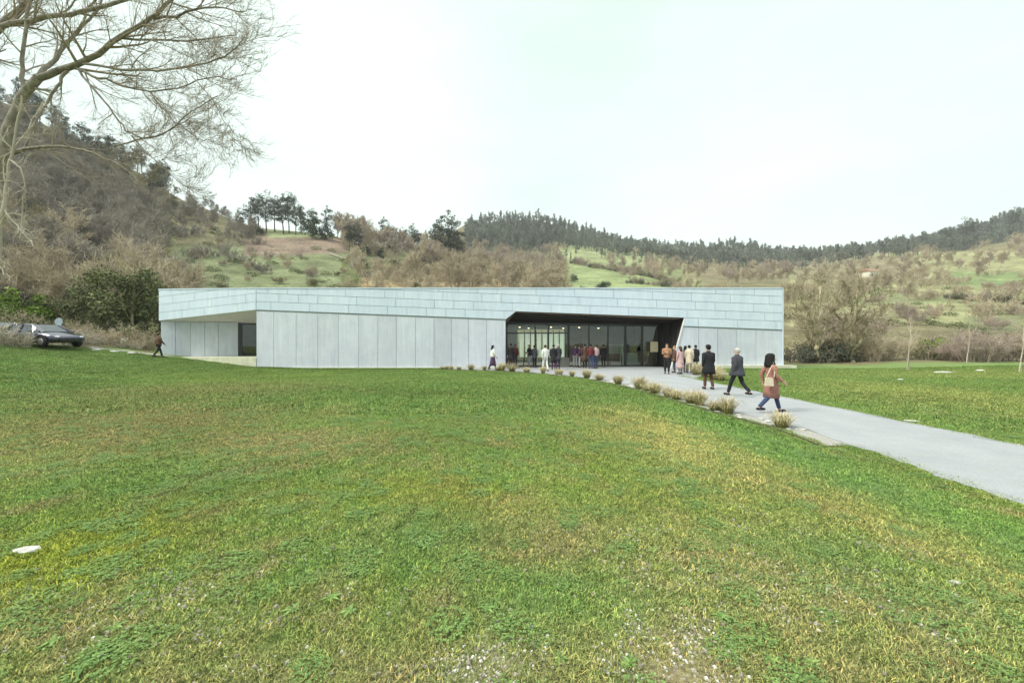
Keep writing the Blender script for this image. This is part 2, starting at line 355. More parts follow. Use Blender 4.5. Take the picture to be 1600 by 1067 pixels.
reg(720, 1600, 330, 396, (.06, .065, .045), d0=260)
reg(862, 1100, 384, 470, G2, d0=60); reg(1000, 1250, 405, 436, (.20, .17, .10), d0=120, f=.7); reg(880, 1070, 416, 460, (.20, .24, .11), d0=60, f=.8)
reg(1230, 1800, 392, 560, OL, d0=60); reg(1240, 1420, 400, 440, (.17, .13, .09), f=.6); reg(1480, 1800, 425, 450, (.16, .21, .09), f=.9); reg(1370, 1800, 455, 478, G2, f=.7); reg(1500, 1800, 492, 520, G1, f=.7); reg(1330, 1450, 410, 432, (.19, .16, .10), f=.6)
me = qmesh('hillside', np.stack([XX, YY, ZZ], -1).reshape(-1, 3), (lambda n, r: np.stack([(i := np.arange(r-1)[:, None]*n+np.arange(n-1)[None]), i+1, i+n+1, i+n], -1).reshape(-1, 4))(len(us), len(Yr)), hill_m, smooth=True)
a = me.attributes.new('cover', 'FLOAT_COLOR', 'POINT'); a.data.foreach_set('color', np.concatenate([cov, np.ones(PX.shape+(1,))], -1).ravel().astype(np.float32))
tag(ob('hillside', me), 'hills with pasture, ploughed strips and rough ground rising behind the museum', kind='structure')

# footpath, gravel bed and entrance terrace
conc_m, t = newmat('path_concrete', .85, .25)
n = t.noise(.7, 6, .7); c = t.ramp(n, [(.3, (.255, .265, .275)), (.7, (.315, .325, .335))])
c = t.mix(1, c, t.ramp(t.noise(45, 4, .8), [(.3, .78), (.7, 1.16)]), 'MULTIPLY')
c = t.mix(t.ramp(t.noise(2.2, 7, .75), [(.5, 0.), (.72, .55)]), c, (.28, .28, .25))
t.color(c); t.bump(t.noise(90, 3, .6), .25, .004)
PL = [(6.05, -30), (6.1, 0), (6.18, 4.79), (6.45, 7), (6.6, 8.9), (6.4, 10.2), (6.15, 11.6), (5.9, 14), (5.5, 17.2), (4.5, 21), (2.5, 24.6), (-.4, 27), (-4.4, 28.3)]
pe = np.array(PL)
def pathleft(y): return np.interp(y, pe[:, 1], pe[:, 0])
yy = np.concatenate([np.linspace(-30, 2, 30)[:-1], np.linspace(2, 28.3, 240)])
left = np.stack([pathleft(yy)+.035*np.sin(yy*3)+.03*np.sin(yy*7.3)+.02*np.sin(yy*17), yy], 1)
right = np.stack([np.where(yy < 21, 9.72, np.interp(yy, [21, 22.5, 24, 28.3], [9.8, 10.6, 13.2, 14.0]))+.035*np.sin(yy*2.3+1)+.03*np.sin(yy*6.1)+.02*np.sin(yy*15), yy], 1)
V = []; Fc = []
for i, (l, r) in enumerate(zip(left, right)): V += [(l[0], l[1], .03), (r[0], r[1], .03), (l[0], l[1], -.05), (r[0], r[1], -.05)]
n = len(left)
for i in range(n-1): a = 4*i; Fc += [(a, a+1, a+5, a+4), (a, a+4, a+6, a+2), (a+1, a+3, a+7, a+5)]
tag(ob('footpath', pmesh('footpath', V, Fc, conc_m)), 'pale concrete footpath running up to the museum entrance', kind='structure')
V, Fc = prism([(-5.2, 28.304, -.05), (14.0, 28.304, -.05), (14.0, 28.9, -.05), (-5.2, 28.9, -.05)], (0, 0, .08))
tag(ob('entrance_terrace', pmesh('entrance_terrace', V, Fc, conc_m)), 'pale paved strip in front of the entrance', kind='structure')
grav_m = simple('bed_gravel', (.30, .29, .26), .95, .5, 45, bump=.8)
V = []; Fc = []; yb = np.linspace(7.6, 28.25, 70)
for i, y in enumerate(yb):
    xl = pathleft(y); nxn = nrm([1, np.interp(y, [15, 20, 25, 28], [.05, .3, .9, 1.2])]); w = .62
    V += [(xl-nxn[0]*w, y-nxn[1]*w*.9, .012+float(max(0, H(xl-w, y)))), (xl+.02, y, .02)]
for i in range(len(yb)-1): Fc.append((2*i, 2*i+1, 2*i+3, 2*i+2))
tag(ob('planting_bed', pmesh('planting_bed', V, Fc, grav_m)), 'narrow gravel bed along the left edge of the footpath', kind='structure')
steel_m = simple('rusted_edging', (.10, .075, .06), .8, .4, 6)
V = []; Fc = []
for i, y in enumerate(yb):
    xl = pathleft(y); nxn = nrm([1, np.interp(y, [15, 20, 25, 28], [.05, .3, .9, 1.2])]); w = .64; z = float(max(0, H(xl-w, y)))
    V += [(xl-nxn[0]*w, y-nxn[1]*w*.9, z+.05), (xl-nxn[0]*w-.02, y-nxn[1]*w*.9, z+.05), (xl-nxn[0]*w, y-nxn[1]*w*.9, z-.05), (xl-nxn[0]*w-.02, y-nxn[1]*w*.9, z-.05)]
for i in range(len(yb)-1): a = 4*i; Fc += [(a, a+1, a+5, a+4), (a, a+4, a+6, a+2), (a+1, a+3, a+7, a+5)]
tag(ob('lawn_edging', pmesh('lawn_edging', V, Fc, steel_m)), 'dark metal edging between lawn and gravel bed', kind='structure')
# trodden gravel track to the museum's left corner
V = []; Fc = []
tr = np.linspace(0, 1, 26)
for s in tr:
    x = -35+s*9.5; y = 28.6+.9*s+.15*math.sin(s*9); w = .45+.1*math.sin(s*13)
    V += [(x, y-w, float(H(x, y-w))+.03), (x, y+w, float(H(x, y+w))+.03)]
for i in range(len(tr)-1): Fc.append((2*i, 2*i+2, 2*i+3, 2*i+1))
tag(ob('gravel_track', pmesh('gravel_track', V, Fc, grav_m)), 'worn gravel track from the parked cars to the museum corner', kind='structure')

# ---------------------------------------------------------------- museum
zinc_m, t = newmat('zinc_cladding', .48, .45)
rr = t.rnd(); n = t.noise(.6, 5, .6, stretch=(1, 1, .25)); c = t.ramp(n, [(.3, (.585, .655, .745)), (.7, (.635, .705, .80))])
c = t.mix(1, c, t.ramp(rr, [(0, (.97, .98, .99)), (.5, (1, 1, 1)), (1, (1.02, 1.015, 1.005))]), 'MULTIPLY')
c = t.mix(1, c, t.ramp(t.noise(3, 6, .75, stretch=(1, 1, .15)), [(.3, (.87, .90, .92)), (.7, (1.05, 1.05, 1.04))]), 'MULTIPLY'); c = t.mix(1, c, t.ramp(t.noise(1.3, 6, .7), [(.3, (.92, .95, .97)), (.7, (1.04, 1.02, 1.01))]), 'MULTIPLY'); t.color(c); t.bump(t.noise(1.5, 3), .12, .02)
zincd_m, t = newmat('wall_cladding', .62, .35)
n = t.noise(.8, 5, .65, stretch=(1, 1, .2)); c = t.ramp(n, [(.3, (.54, .565, .635)), (.7, (.61, .635, .705))])
c = t.mix(1, c, t.ramp(t.rnd(), [(0, .92), (1, 1.06)]), 'MULTIPLY')
c = t.mix(1, c, t.ramp(t.noise(7, 6, .75, stretch=(1, 1, .06)), [(.3, .88), (.7, 1.07)]), 'MULTIPLY'); c = t.mix(1, c, t.ramp(t.noise(1.1, 6, .7), [(.3, (.9, .9, .93)), (.7, (1.05, 1.05, 1.03))]), 'MULTIPLY'); t.color(c); t.bump(t.noise(20, 4, .6, stretch=(1, 1, .1)), .15, .01)
joint_m = simple('joint_membrane', (.42, .46, .48), .9, .1)
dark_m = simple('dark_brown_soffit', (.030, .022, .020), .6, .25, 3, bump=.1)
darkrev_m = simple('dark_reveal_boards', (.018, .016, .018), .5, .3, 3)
tan_m = simple('tan_soffit_lip', (.23, .19, .15), .7, .12, 2)
frame_m = simple('black_window_frame', (.012, .012, .013), .35, .2, 5, spec=.5)
plinth_m = simple('pale_plinth', (.56, .55, .42), .9, .18, 3, bump=.2)
white_m = simple('white_paint', (.72, .72, .70), .6, .05, 3)
glass_m, t = newmat('window_glass', .03, .5); t.b.inputs['Transmission Weight'].default_value = 0
tr_ = t.n('ShaderNodeBsdfTransparent'); tr_.inputs[0].default_value = (.80, .86, .84, 1); gl = t.n('ShaderNodeBsdfGlossy'); gl.inputs['Roughness'].default_value = .01
fr = t.n('ShaderNodeFresnel'); fr.inputs[0].default_value = 1.45; fa = t.math('MULTIPLY', fr.outputs[0], 1.6); ms = t.n('ShaderNodeMixShader')
t.l(fa, ms.inputs[0]); t.l(tr_.outputs[0], ms.inputs[1]); t.l(gl.outputs[0], ms.inputs[2]); t.l(ms.outputs[0], t.t.nodes['Material Output'].inputs[0])
YF = 29.0; PXM = YF/F
def fx(px): return (px-CX)*PXM
def fz(py): return EYE-(py-CY)*PXM
bld = empty('museum_building', (0, YF, 0), 0, 'long low museum clad in pale grey-blue metal panels with a dark recessed glass entrance', 'building')
def bp(name, V, Fc, mat): 
    V = [(v[0], v[1]-YF, v[2]) for v in V]; return ob(name, pmesh(name, V, Fc, mat), bld)
def clip(poly, a, b, c):      # keep a*x+b*y+c>=0
    out = []
    for i in range(len(poly)):
        p, q = poly[i], poly[(i+1) % len(poly)]; fp = a*p[0]+b*p[1]+c; fq = a*q[0]+b*q[1]+c
        if fp >= 0: out.append(p)
        if fp*fq < 0: s = fp/(fp-fq); out.append((p[0]+s*(q[0]-p[0]), p[1]+s*(q[1]-p[1])))
    return out
def area(p): return abs(sum(p[i][0]*p[(i+1) % len(p)][1]-p[(i+1) % len(p)][0]*p[i][1] for i in range(len(p))))/2 if len(p) > 2 else 0
def panel(name, poly, mat, y=None, th=.03, mapf=None, off=None):
    if area(poly) < .04: return
    mapf = mapf or (lambda s, z: (s, y, z)); off = off or (0, th, 0)
    V, Fc = prism([mapf(*q) for q in poly], off); bp(name, V, Fc, mat)
XL, XR, ZT = fx(400), fx(1223), 5.9
SL = .038
def seam(x, k=0): return fz(484+SL*(x/PXM+CX-400)-13*k)     # rising rows k=0,1,2 ...
OPL, OPR, OPRB = fx(790), fx(1070), fx(1048)
rng = random.Random(4)
g = .012
# fascia rows
for k in range(0, 6):
    L = [1.6, 2.1, 2.8][k % 3]; x = XL-rng.uniform(0, 1.4)
    while x < XR:
        x1 = x+rng.choice([1.42, 2.84, 2.84])
        poly = [(max(x, XL)+g, seam(max(x, XL)+g, k)+g), (min(x1, XR)-g, seam(min(x1, XR)-g, k)+g), (min(x1, XR)-g, seam(min(x1, XR)-g, k+1)-g), (max(x, XL)+g, seam(max(x, XL)+g, k+1)-g)]
        poly = clip(poly, 0, -1, ZT-.06)
        pieces = [poly]
        if k == 0:      # the opening cuts the lowest row
            c0 = (OPL, seam(OPL, 0)); c1 = (fx(806), seam(fx(806), 1))
            a_, b_ = c1[1]-c0[1], -(c1[0]-c0[0]); n_ = -(a_*c0[0]+b_*c0[1])
            lp = clip(poly, -a_, -b_, -n_); lp = clip(lp, -1, 0, c1[0])
            d0 = (OPR, seam(OPR, 1)); d1 = (OPRB, 0.0); a2, b2 = d1[1]-d0[1], -(d1[0]-d0[0]); n2 = -(a2*d0[0]+b2*d0[1])
            s = 1 if a2*20+b2*3+n2 > 0 else -1
            rp = clip(poly, s*a2, s*b2, s*n2)
            pieces = [lp, rp]
        for q in pieces: 
            if len(q) > 2: panel('fascia_panel', q, zinc_m, YF)
        x = x1
# lower wall panels
lw = [400, 427, 462, 496, 528, 560, 590, 619, 649, 678, 705, 732, 760, 790]
for a_, b_ in zip(lw[:-1], lw[1:]):
    x0, x1 = fx(a_)+g, fx(b_)-g
    panel('wall_panel', [(x0, -.2), (x1, -.2), (x1, seam(x1)-.09), (x0, seam(x0)-.09)], zincd_m, YF+.05)
d0 = (OPR, seam(OPR, 1)); d1 = (OPRB, 0.0)
for a_, b_ in zip([1040, 1092, 1122, 1152, 1182], [1092, 1122, 1152, 1182, 1223]):
    x0, x1 = fx(a_)+g, fx(b_)-g
    poly = [(x0, .0), (x1, .0), (x1, seam(x1)-.09), (x0, seam(x0)-.09)]
    a2, b2 = d1[1]-d0[1], -(d1[0]-d0[0]); n2 = -(a2*d0[0]+b2*d0[1]); s = 1 if a2*20+b2*3+n2 > 0 else -1
    panel('wall_panel', clip(poly, s*a2, s*b2, s*n2), zincd_m, YF+.05)
# backing behind the joints
yb_ = YF+.10
bk = [prism([(XL, yb_, -.3), (OPL, yb_, -.3), (OPL, yb_, seam(OPL, 0)), (fx(806), yb_, seam(fx(806), 1)), (fx(806), yb_, ZT-.05), (XL, yb_, ZT-.05)], (0, .2, 0)),
      prism([(fx(806), yb_, seam(fx(806), 1)), (OPR, yb_, seam(OPR, 1)), (OPR, yb_, ZT-.05), (fx(806), yb_, ZT-.05)], (0, .2, 0)),
      prism([(OPRB, yb_, -.3), (XR, yb_, -.3), (XR, yb_, ZT-.05), (OPR, yb_, ZT-.05), (OPR, yb_, seam(OPR, 1))], (0, .2, 0))]
bp('wall_core', *join(bk), joint_m)
bp('roof_edge', *join([box(XL-.01, XR+.01, YF-.03, YF+.12, ZT-.05, ZT+.03)]), zinc_m)
# right corner trim and left corner trim
bp('corner_trim', *box(XR+.001, XR+.05, YF-.02, YF+.10, -.1, ZT-.055), zinc_m)
bp('corner_trim', *box(XL-.05, XL-.001, YF-.02, YF+.10, seam(XL)-.0, ZT-.055), zinc_m)
# plinth ledge on the right
bp('plinth', *box(fx(1062), fx(1238), YF-.45, YF+.045, -.2, .27), plinth_m)
bp('plinth_strip', *box(XL, fx(780), YF-.06, YF+.045, -.3, .10), plinth_m)
# roof, sides and back
YB = 43.0
bp('roof', *join([prism([(XL, YF+.32, ZT-.15), (XR, YF+.32, ZT-.15), (XR, YB, ZT-.15), (XL, YB, ZT-.15)], (0, 0, .1))]), zinc_m)
for nm, b in [('side_wall', box(XR-.25, XR, YF+.31, YB, -.4, ZT-.16)), ('side_wall', box(XL, XL+.25, YF+.31, YB, -.4, ZT-.16)), ('back_wall', box(XL+.26, .6, YB-.25, YB, -.4, ZT-.16)), ('back_wall', box(6.4, XR-.26, YB-.25, YB, -.4, ZT-.16)), ('back_wall', box(.601, 6.399, YB-.25, YB, 3.3, ZT-.16))]:
    bp(nm, *b, zincd_m)
# --- left wing
A = np.array([XL, YF]); B = np.array([(248-CX)/F*30.2, 30.2]); LW = np.linalg.norm(B-A); dAB = (B-A)/LW; nAB = np.array([-dAB[1], dAB[0]]); nAB = nAB if nAB[1] > 0 else -nAB
def wing(s, z, o=0): p = A+dAB*s+nAB*o; return (p[0], p[1], z)
ZTL = EYE+(CY-452)*30.2/F; za0, za1 = fz(484), ZT; zb0, zb1 = EYE+(CY-501)*30.2/F, ZTL
offn = (nAB[0]*.03, nAB[1]*.03, 0)
rows = [0, .27, .53, .79, 1.0]
def wz(s, f): t_ = s/LW; return (za0*(1-t_)+zb0*t_)*(1-f)+(za1*(1-t_)+zb1*t_)*f
def wk(s, k): # seam rows keep 0.61 m above the sloping bottom edge
    return min(wz(s, 0)+.6*k, wz(s, 1)-.05)
for k in range(5):
    s = .02+rng.uniform(-1.5, 0)
    while s < LW:
        s1 = s+rng.choice([1.9, 2.84]); a_ = max(s, .02)+g; b_ = min(s1, LW)-g
        if b_ > a_:
            poly = [(a_, wk(a_, k)+g), (b_, wk(b_, k)+g), (b_, wk(b_, k+1)-g), (a_, wk(a_, k+1)-g)]
            if min(poly[2][1]-poly[1][1], 9) < 0: poly = clip([(a_, wz(a_, 0)+.6*k+g), (b_, wz(b_, 0)+.6*k+g), (b_, wz(b_, 0)+.6*(k+1)-g), (a_, wz(a_, 0)+.6*(k+1)-g)], 0, -1, ZTL-.06)
            panel('fascia_panel', poly, zinc_m, mapf=lambda s_, z_: wing(s_, z_), off=offn)
        s = s1
V, Fc = prism([wing(0, za0, .035), wing(LW, zb0, .035), wing(LW, zb1-.05, .035), wing(0, za1-.05, .035)], (nAB[0]*.2, nAB[1]*.2, 0)); bp('wing_core', V, Fc, joint_m)
V, Fc = prism([wing(-.0, za1-.05, -.03), wing(LW, zb1-.05, -.03), wing(LW, zb1-.05, .1), wing(0, za1-.05, .1)], (0, 0, .08)); bp('roof_edge', V, Fc, zinc_m)
# recessed wall, soffit
W0 = np.array([B[0]+.05, B[1]+.12]); W1 = np.array([-18.9, 33.2]); WL = np.linalg.norm(W1-W0); dW = (W1-W0)/WL; nW = np.array([-dW[1], dW[0]])
def rw(s, z, o=0): p = W0+dW*s+nW*o; return (p[0], p[1], z)
ZS = 3.56
soff_m = simple('wing_soffit', (.72, .68, .72), .8, .08, 3)
Va = wing(.0, za0-.002, .03); Vb = wing(LW, zb0-.002, .03)
bp('soffit', [Va, Vb, rw(0, ZS), rw(WL, ZS), tuple(np.add(Va, (0, 0, .06))), tuple(np.add(Vb, (0, 0, .06))), tuple(np.add(rw(0, ZS), (0, 0, .06))), tuple(np.add(rw(WL, ZS), (0, 0, .06)))],
   [(0, 1, 2), (0, 2, 3), (4, 6, 5), (4, 7, 6), (0, 4, 5, 1), (1, 5, 6, 2), (2, 6, 7, 3), (3, 7, 4, 0)], soff_m)
wx = lambda px: ((px-CX)/F*W0[1]-W0[0])/(dW[0]-(px-CX)/F*dW[1])     # distance along the wall seen in a picture column
ws = [0, wx(274), wx(298), wx(320), wx(341), wx(372)]
for a_, b_ in zip(ws[:-1], ws[1:]):
    panel('wall_panel', [(a_+.012, .80), (b_-.012, .80), (b_-.012, ZS-.04), (a_+.012, ZS-.04)], zincd_m, mapf=lambda s_, z_: rw(s_, z_), off=(nW[0]*.03, nW[1]*.03, 0))
V, Fc = prism([rw(0, 0, .05), rw(ws[-1], 0, .05), rw(ws[-1], ZS, .05), rw(0, ZS, .05)], (nW[0]*.2, nW[1]*.2, 0)); bp('wall_core', V, Fc, joint_m)
# window of the wing
w0, w1 = ws[-1], WL
win = bp('window', *join([prism([rw(a_, b_), rw(c_, b_), rw(c_, d_), rw(a_, d_)], (nW[0]*.12, nW[1]*.12, 0)) for a_, b_, c_, d_ in [(w0, .85, w0+.28, 3.5), (w0+.281, 3.38, w1, 3.5), (w0+.281, .85, w1, .95), (w1-.1, .951, w1, 3.379)]]), frame_m)
V, Fc = prism([rw(w0+.29, .96, .05), rw(w1-.11, .96, .05), rw(w1-.11, 3.37, .05), rw(w0+.29, 3.37, .05)], (nW[0]*.012, nW[1]*.012, 0))
ob('pane', pmesh('pane', [(v[0], v[1]-YF, v[2]) for v in V], Fc, glass_m), win)
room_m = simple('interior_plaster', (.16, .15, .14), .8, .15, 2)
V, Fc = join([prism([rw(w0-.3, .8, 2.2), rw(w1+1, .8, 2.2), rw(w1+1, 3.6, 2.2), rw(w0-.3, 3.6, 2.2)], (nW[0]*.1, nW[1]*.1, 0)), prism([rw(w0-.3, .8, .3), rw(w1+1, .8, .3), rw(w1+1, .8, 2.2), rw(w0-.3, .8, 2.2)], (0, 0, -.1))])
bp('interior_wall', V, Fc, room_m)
# terrace plinth under the wing
V, Fc = prism([wing(.02, -.3, .02), wing(LW, -.3, .02), rw(0, -.3, -.01), rw(WL, -.3, -.01)], (0, 0, 1.12)); bp('wing_plinth', V, Fc, plinth_m)
# wing roof, closing walls
V, Fc = prism([wing(.1, ZTL-.25, .25), wing(LW, ZTL-.25, .25), (B[0]+.1, 40, ZTL-.25), (XL-.01, 40, ZTL-.25)], (0, 0, .12)); bp('roof', V, Fc, zinc_m)
V, Fc = prism([(B[0]+.06, B[1]+.3, 0), (B[0]+.26, B[1]+.3, 0), (B[0]+.3, 40, 0), (B[0]+.1, 40, 0)], (0, 0, ZTL-.26)); bp('side_wall', V, Fc, zincd_m)
# --- entrance recess
YG = 31.7
OT0 = (fx(806), seam(fx(806), 1)); OT1 = (OPR, seam(OPR, 1))
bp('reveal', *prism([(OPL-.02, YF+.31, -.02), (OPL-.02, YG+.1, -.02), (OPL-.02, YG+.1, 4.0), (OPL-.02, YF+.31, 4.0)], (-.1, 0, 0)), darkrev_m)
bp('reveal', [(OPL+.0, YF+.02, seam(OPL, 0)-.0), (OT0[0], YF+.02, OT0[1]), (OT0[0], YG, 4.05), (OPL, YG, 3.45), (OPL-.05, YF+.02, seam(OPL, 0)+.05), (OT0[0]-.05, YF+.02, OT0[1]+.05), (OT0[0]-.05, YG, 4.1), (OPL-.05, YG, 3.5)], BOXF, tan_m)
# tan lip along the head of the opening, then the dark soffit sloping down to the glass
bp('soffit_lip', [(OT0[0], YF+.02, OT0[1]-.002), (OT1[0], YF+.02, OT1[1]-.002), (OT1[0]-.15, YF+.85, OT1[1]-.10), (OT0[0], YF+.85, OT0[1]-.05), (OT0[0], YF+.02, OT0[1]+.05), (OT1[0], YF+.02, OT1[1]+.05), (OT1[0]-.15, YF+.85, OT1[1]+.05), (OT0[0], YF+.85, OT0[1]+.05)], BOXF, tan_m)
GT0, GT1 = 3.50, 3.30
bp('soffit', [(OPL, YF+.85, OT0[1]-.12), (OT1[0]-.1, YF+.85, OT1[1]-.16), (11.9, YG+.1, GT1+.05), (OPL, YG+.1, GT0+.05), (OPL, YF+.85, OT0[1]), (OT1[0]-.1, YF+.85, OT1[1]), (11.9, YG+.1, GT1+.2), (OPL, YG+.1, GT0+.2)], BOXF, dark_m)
XG1 = (1028-CX)/F*YG
# slanting side wall, boarded
n_ = 7
for i in range(n_):
    f0, f1 = i/n_, (i+1)/n_-.012
    def sp(f, top):
        xb, xt = OPRB*(1-f)+XG1*f, (OPR-.02)*(1-f)+XG1*f; y = YF+.11+(YG-YF-.11)*f
        return (xt, y, seam(OPR, 1)-.05-(seam(OPR, 1)-.05-GT1)*f) if top else (xb, y, .0)
    a_, b_, c_, d_ = sp(f0, 0), sp(f1, 0), sp(f1, 1), sp(f0, 1)
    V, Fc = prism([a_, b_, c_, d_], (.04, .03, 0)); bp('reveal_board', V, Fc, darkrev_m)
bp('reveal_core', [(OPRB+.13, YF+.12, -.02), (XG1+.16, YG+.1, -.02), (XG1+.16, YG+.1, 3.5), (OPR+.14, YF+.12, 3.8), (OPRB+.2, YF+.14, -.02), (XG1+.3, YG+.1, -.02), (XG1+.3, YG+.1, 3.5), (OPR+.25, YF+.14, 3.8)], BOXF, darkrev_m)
bp('corner_trim', *prism([(OPR-.03, YF-.01, seam(OPR, 1)), (OPR+.05, YF-.01, seam(OPR, 1)), (OPRB+.06, YF-.01, 0), (OPRB-.02, YF-.01, 0)], (0, .11, 0)), white_m)
# floor of recess and hall
floor_m = simple('hall_floor', (.22, .22, .21), .45, .1, 2, spec=.4)
bp('hall_floor', *box(OPL-.6, 12.4, YF-.1, 42.7, -.15, .03), conc_m)
# glass front: frames, panes, doors
mull = [792, 836, 857, 888, 920, 950, 977, 1003, 1027]
gx = lambda px: (px-CX)/F*YG
zt = lambda x: GT0+(GT1-GT0)*(x-OPL)/(XG1-OPL)
for a_ in mull:
    x = gx(a_); w = .09 if a_ in (888, 977, 1003) else .05
    bp('mullion', *box(x-w, x+w, YG-.06, YG+.06, .03, zt(x)-.01), frame_m)
bp('head_rail', *prism([(OPL, YG-.07, zt(OPL)-.12), (XG1, YG-.07, zt(XG1)-.12), (XG1, YG-.07, zt(XG1)+.06), (OPL, YG-.07, zt(OPL)+.06)], (0, .14, 0)), frame_m)
bp('sill_rail', *box(OPL, XG1, YG-.065, YG+.065, .031, .10), frame_m)
for i, (a_, b_) in enumerate(zip(mull[:-1], mull[1:])):
    x0, x1 = gx(a_)+.08, gx(b_)-.08
    zs = [.1, 2.62, None] if a_ < 888 else [.1, None]
    zz0 = .1
    for z1 in zs[1:]:
        zz1 = z1 if z1 else min(zt(x0), zt(x1))-.12
        bp('pane', *box(x0-.03, x1+.03, YG-.006, YG+.006, zz0, zz1), glass_m); zz0 = zz1+.09
    if a_ < 888: bp('transom', *box(x0-.03, x1+.03, YG-.055, YG+.055, 2.62, 2.71), frame_m)
for px in (846.5,):
    d = bp('door_handle', *join([box(gx(px)-.28, gx(px)-.25, YG-.13, YG-.10, .85, 1.35), box(gx(px)-.28, gx(px)-.25, YG-.10, YG-.055, .9, .93), box(gx(px)-.28, gx(px)-.25, YG-.10, YG-.055, 1.27, 1.30)]), steel_m)
# hall interior
ceil_m = simple('timber_ceiling', (.26, .16, .09), .7, .25, 4)
bp('hall_ceiling', *box(OPL-.4, 12.2, YG+.12, 42.6, 3.56, 3.62), ceil_m)
for y in (33.2, 35, 37): bp('ceiling_beam', *box(OPL-.4, 12.2, y, y+.18, 3.40, 3.555), dark_m)
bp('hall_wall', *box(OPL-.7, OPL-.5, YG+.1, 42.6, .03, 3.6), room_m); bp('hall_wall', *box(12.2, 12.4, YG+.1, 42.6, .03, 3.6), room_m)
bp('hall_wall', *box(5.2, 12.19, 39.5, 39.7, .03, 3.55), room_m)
glow_m, t = newmat('daylight_glow', .9, .1); c = t.ramp(t.noise(1.2, 4, .6, stretch=(3, 1, .3)), [(.3, (.50, .60, .50)), (.7, (.75, .85, .72))]); t.color(c)
t.l(c, t.b.inputs['Emission Color']); t.b.inputs['Emission Strength'].default_value = .22  # added glow standing in for daylight through the hall's back glazing
for k in range(8):
    x = .75+k*.56; bp('daylight_glow_strip', *box(x, x+.40, 38.4, 38.46, .5+.0*k, 2.75), glow_m)  # emissive strips added for the bright look of the rear glazing
    bp('strip_post', *box(x+.42, x+.49, 38.38, 38.48, .03, 3.1), frame_m)
lamp_m, t = newmat('lamp_glow', .5, .1); t.b.inputs['Base Color'].default_value = (1, .8, .5, 1); t.b.inputs['Emission Color'].default_value = (1, .72, .38, 1); t.b.inputs['Emission Strength'].default_value = 4
t.color(t.ramp(t.noise(3), [(0, (1, .8, .5)), (1, (1, .85, .6))]))
for px, y in ((812, 33.6), (861, 33.6), (826, 36.0), (880, 36.2), (905, 34.2), (935, 36)):
    x = (px-CX)/F*y; sp_ = bp('ceiling_spotlight', *box(x-.09, x+.09, y-.09, y+.09, 3.22, 3.39), frame_m)
    V, Fc = box(x-.07, x+.07, y-.07, y+.07, 3.19, 3.215); ob('lamp', pmesh('lamp', [(v[0], v[1]-YF, v[2]) for v in V], Fc, lamp_m), sp_)
for px, y, e_ in ((815, 35, 42), (870, 35, 42), (940, 36, 30)):
    l = bpy.data.lights.new('hall_light', 'AREA'); l.energy = e_; l.size = 2.0; l.color = (1, .86, .66); lo = bpy.data.objects.new('hall_light', l); link(lo, bld); lo.location = ((px-CX)/F*y, y-YF, 3.15)
# ---------------------------------------------------------------- vegetation kinds
def grow(rng, p, d, L, r, lev, spec, out):
    """spec[lev] = (segments, wiggle, upward pull, children, from, angle lo, angle hi, length ratio, radius ratio)"""
    seg, wig, up, nch, f0, alo, ahi, lr, rr = spec[lev]
    pts = [np.asarray(p, float)]; d = nrm(d); sl = L/seg; dirs = [d]
    for i in range(seg):
        d = nrm(d+rng.normal(size=3)*wig+np.array([0, 0, up])); pts.append(pts[-1]+d*sl); dirs.append(d)
    pts = np.array(pts); tp = .35 if lev < len(spec)-1 else .5
    rad = r*(1-(1-tp)*np.linspace(0, 1, seg+1)); out.append((lev, pts, rad))
    if lev+1 < len(spec):
        for k in range(nch):
            f = f0+(1-f0)*(k+rng.uniform(0, 1))/nch; q = f*seg; i = min(int(q), seg-1); s = q-i
            pp = pts[i]*(1-s)+pts[i+1]*s; dd = dirs[i+1]
            a = nrm(np.cross(dd, rng.normal(size=3))); an = rng.uniform(alo, ahi)
            nd = dd*math.cos(an)+a*math.sin(an)
            grow(rng, pp, nd, L*lr*rng.uniform(.7, 1.2)*(1-.45*f*(lev == 0)), max(.0015, rad[i]*rr), lev+1, spec, out)
def mesh_branches(name, br, mat, sides=(7, 5, 4, 3, 3), rmin=0.0, levs=None, rscale=1):
    qb = QB()
    for lev, pts, rad in br:
        if levs is not None and lev not in levs: continue
        V, Q = tube(pts, np.maximum(rad*rscale, rmin), sides[min(lev, len(sides)-1)]); qb.add(V, Q)
    return qb.mesh(name, mat, True)
bark_tan = bark('bark_tan_twigs', (.34, .285, .20), (.54, .46, .33)); bark_grey = bark('bark_grey', (.17, .155, .13), (.31, .285, .24))
bark_dusk = bark('bark_dusk_twigs', (.20, .175, .145), (.36, .325, .27))
bark_moss = bark('bark_mossy', (.22, .20, .10), (.44, .39, .22)); bark_pink = bark('bark_mauve_twigs', (.30, .245, .20), (.46, .38, .31)); bark_dark = bark('bark_dark', (.05, .042, .035), (.11, .095, .08))
bark_pale = bark('bark_pale', (.34, .30, .24), (.55, .50, .42)); bark_big = bark('bark_big_tree', (.10, .085, .07), (.32, .29, .24), 9)
leaf_euc = foliage('leaves_grey_green', [(.06, .07, .052), (.095, .11, .08), (.15, .16, .12)]); leaf_ivy = foliage('leaves_ivy', [(.05, .065, .025), (.10, .12, .045), (.19, .20, .085)])
leaf_bright = foliage('leaves_bright', [(.08, .14, .02), (.15, .23, .03), (.22, .31, .05)]); leaf_dark = foliage('leaves_dark_evergreen', [(.018, .03, .016), (.035, .05, .025), (.055, .075, .035)])
leaf_far = foliage('forest_canopy', [(.11, .125, .105), (.155, .17, .14), (.22, .23, .175)], scale=.03); leaf_olive = foliage('leaves_olive', [(.09, .10, .04), (.14, .14, .06), (.20, .18, .08)])
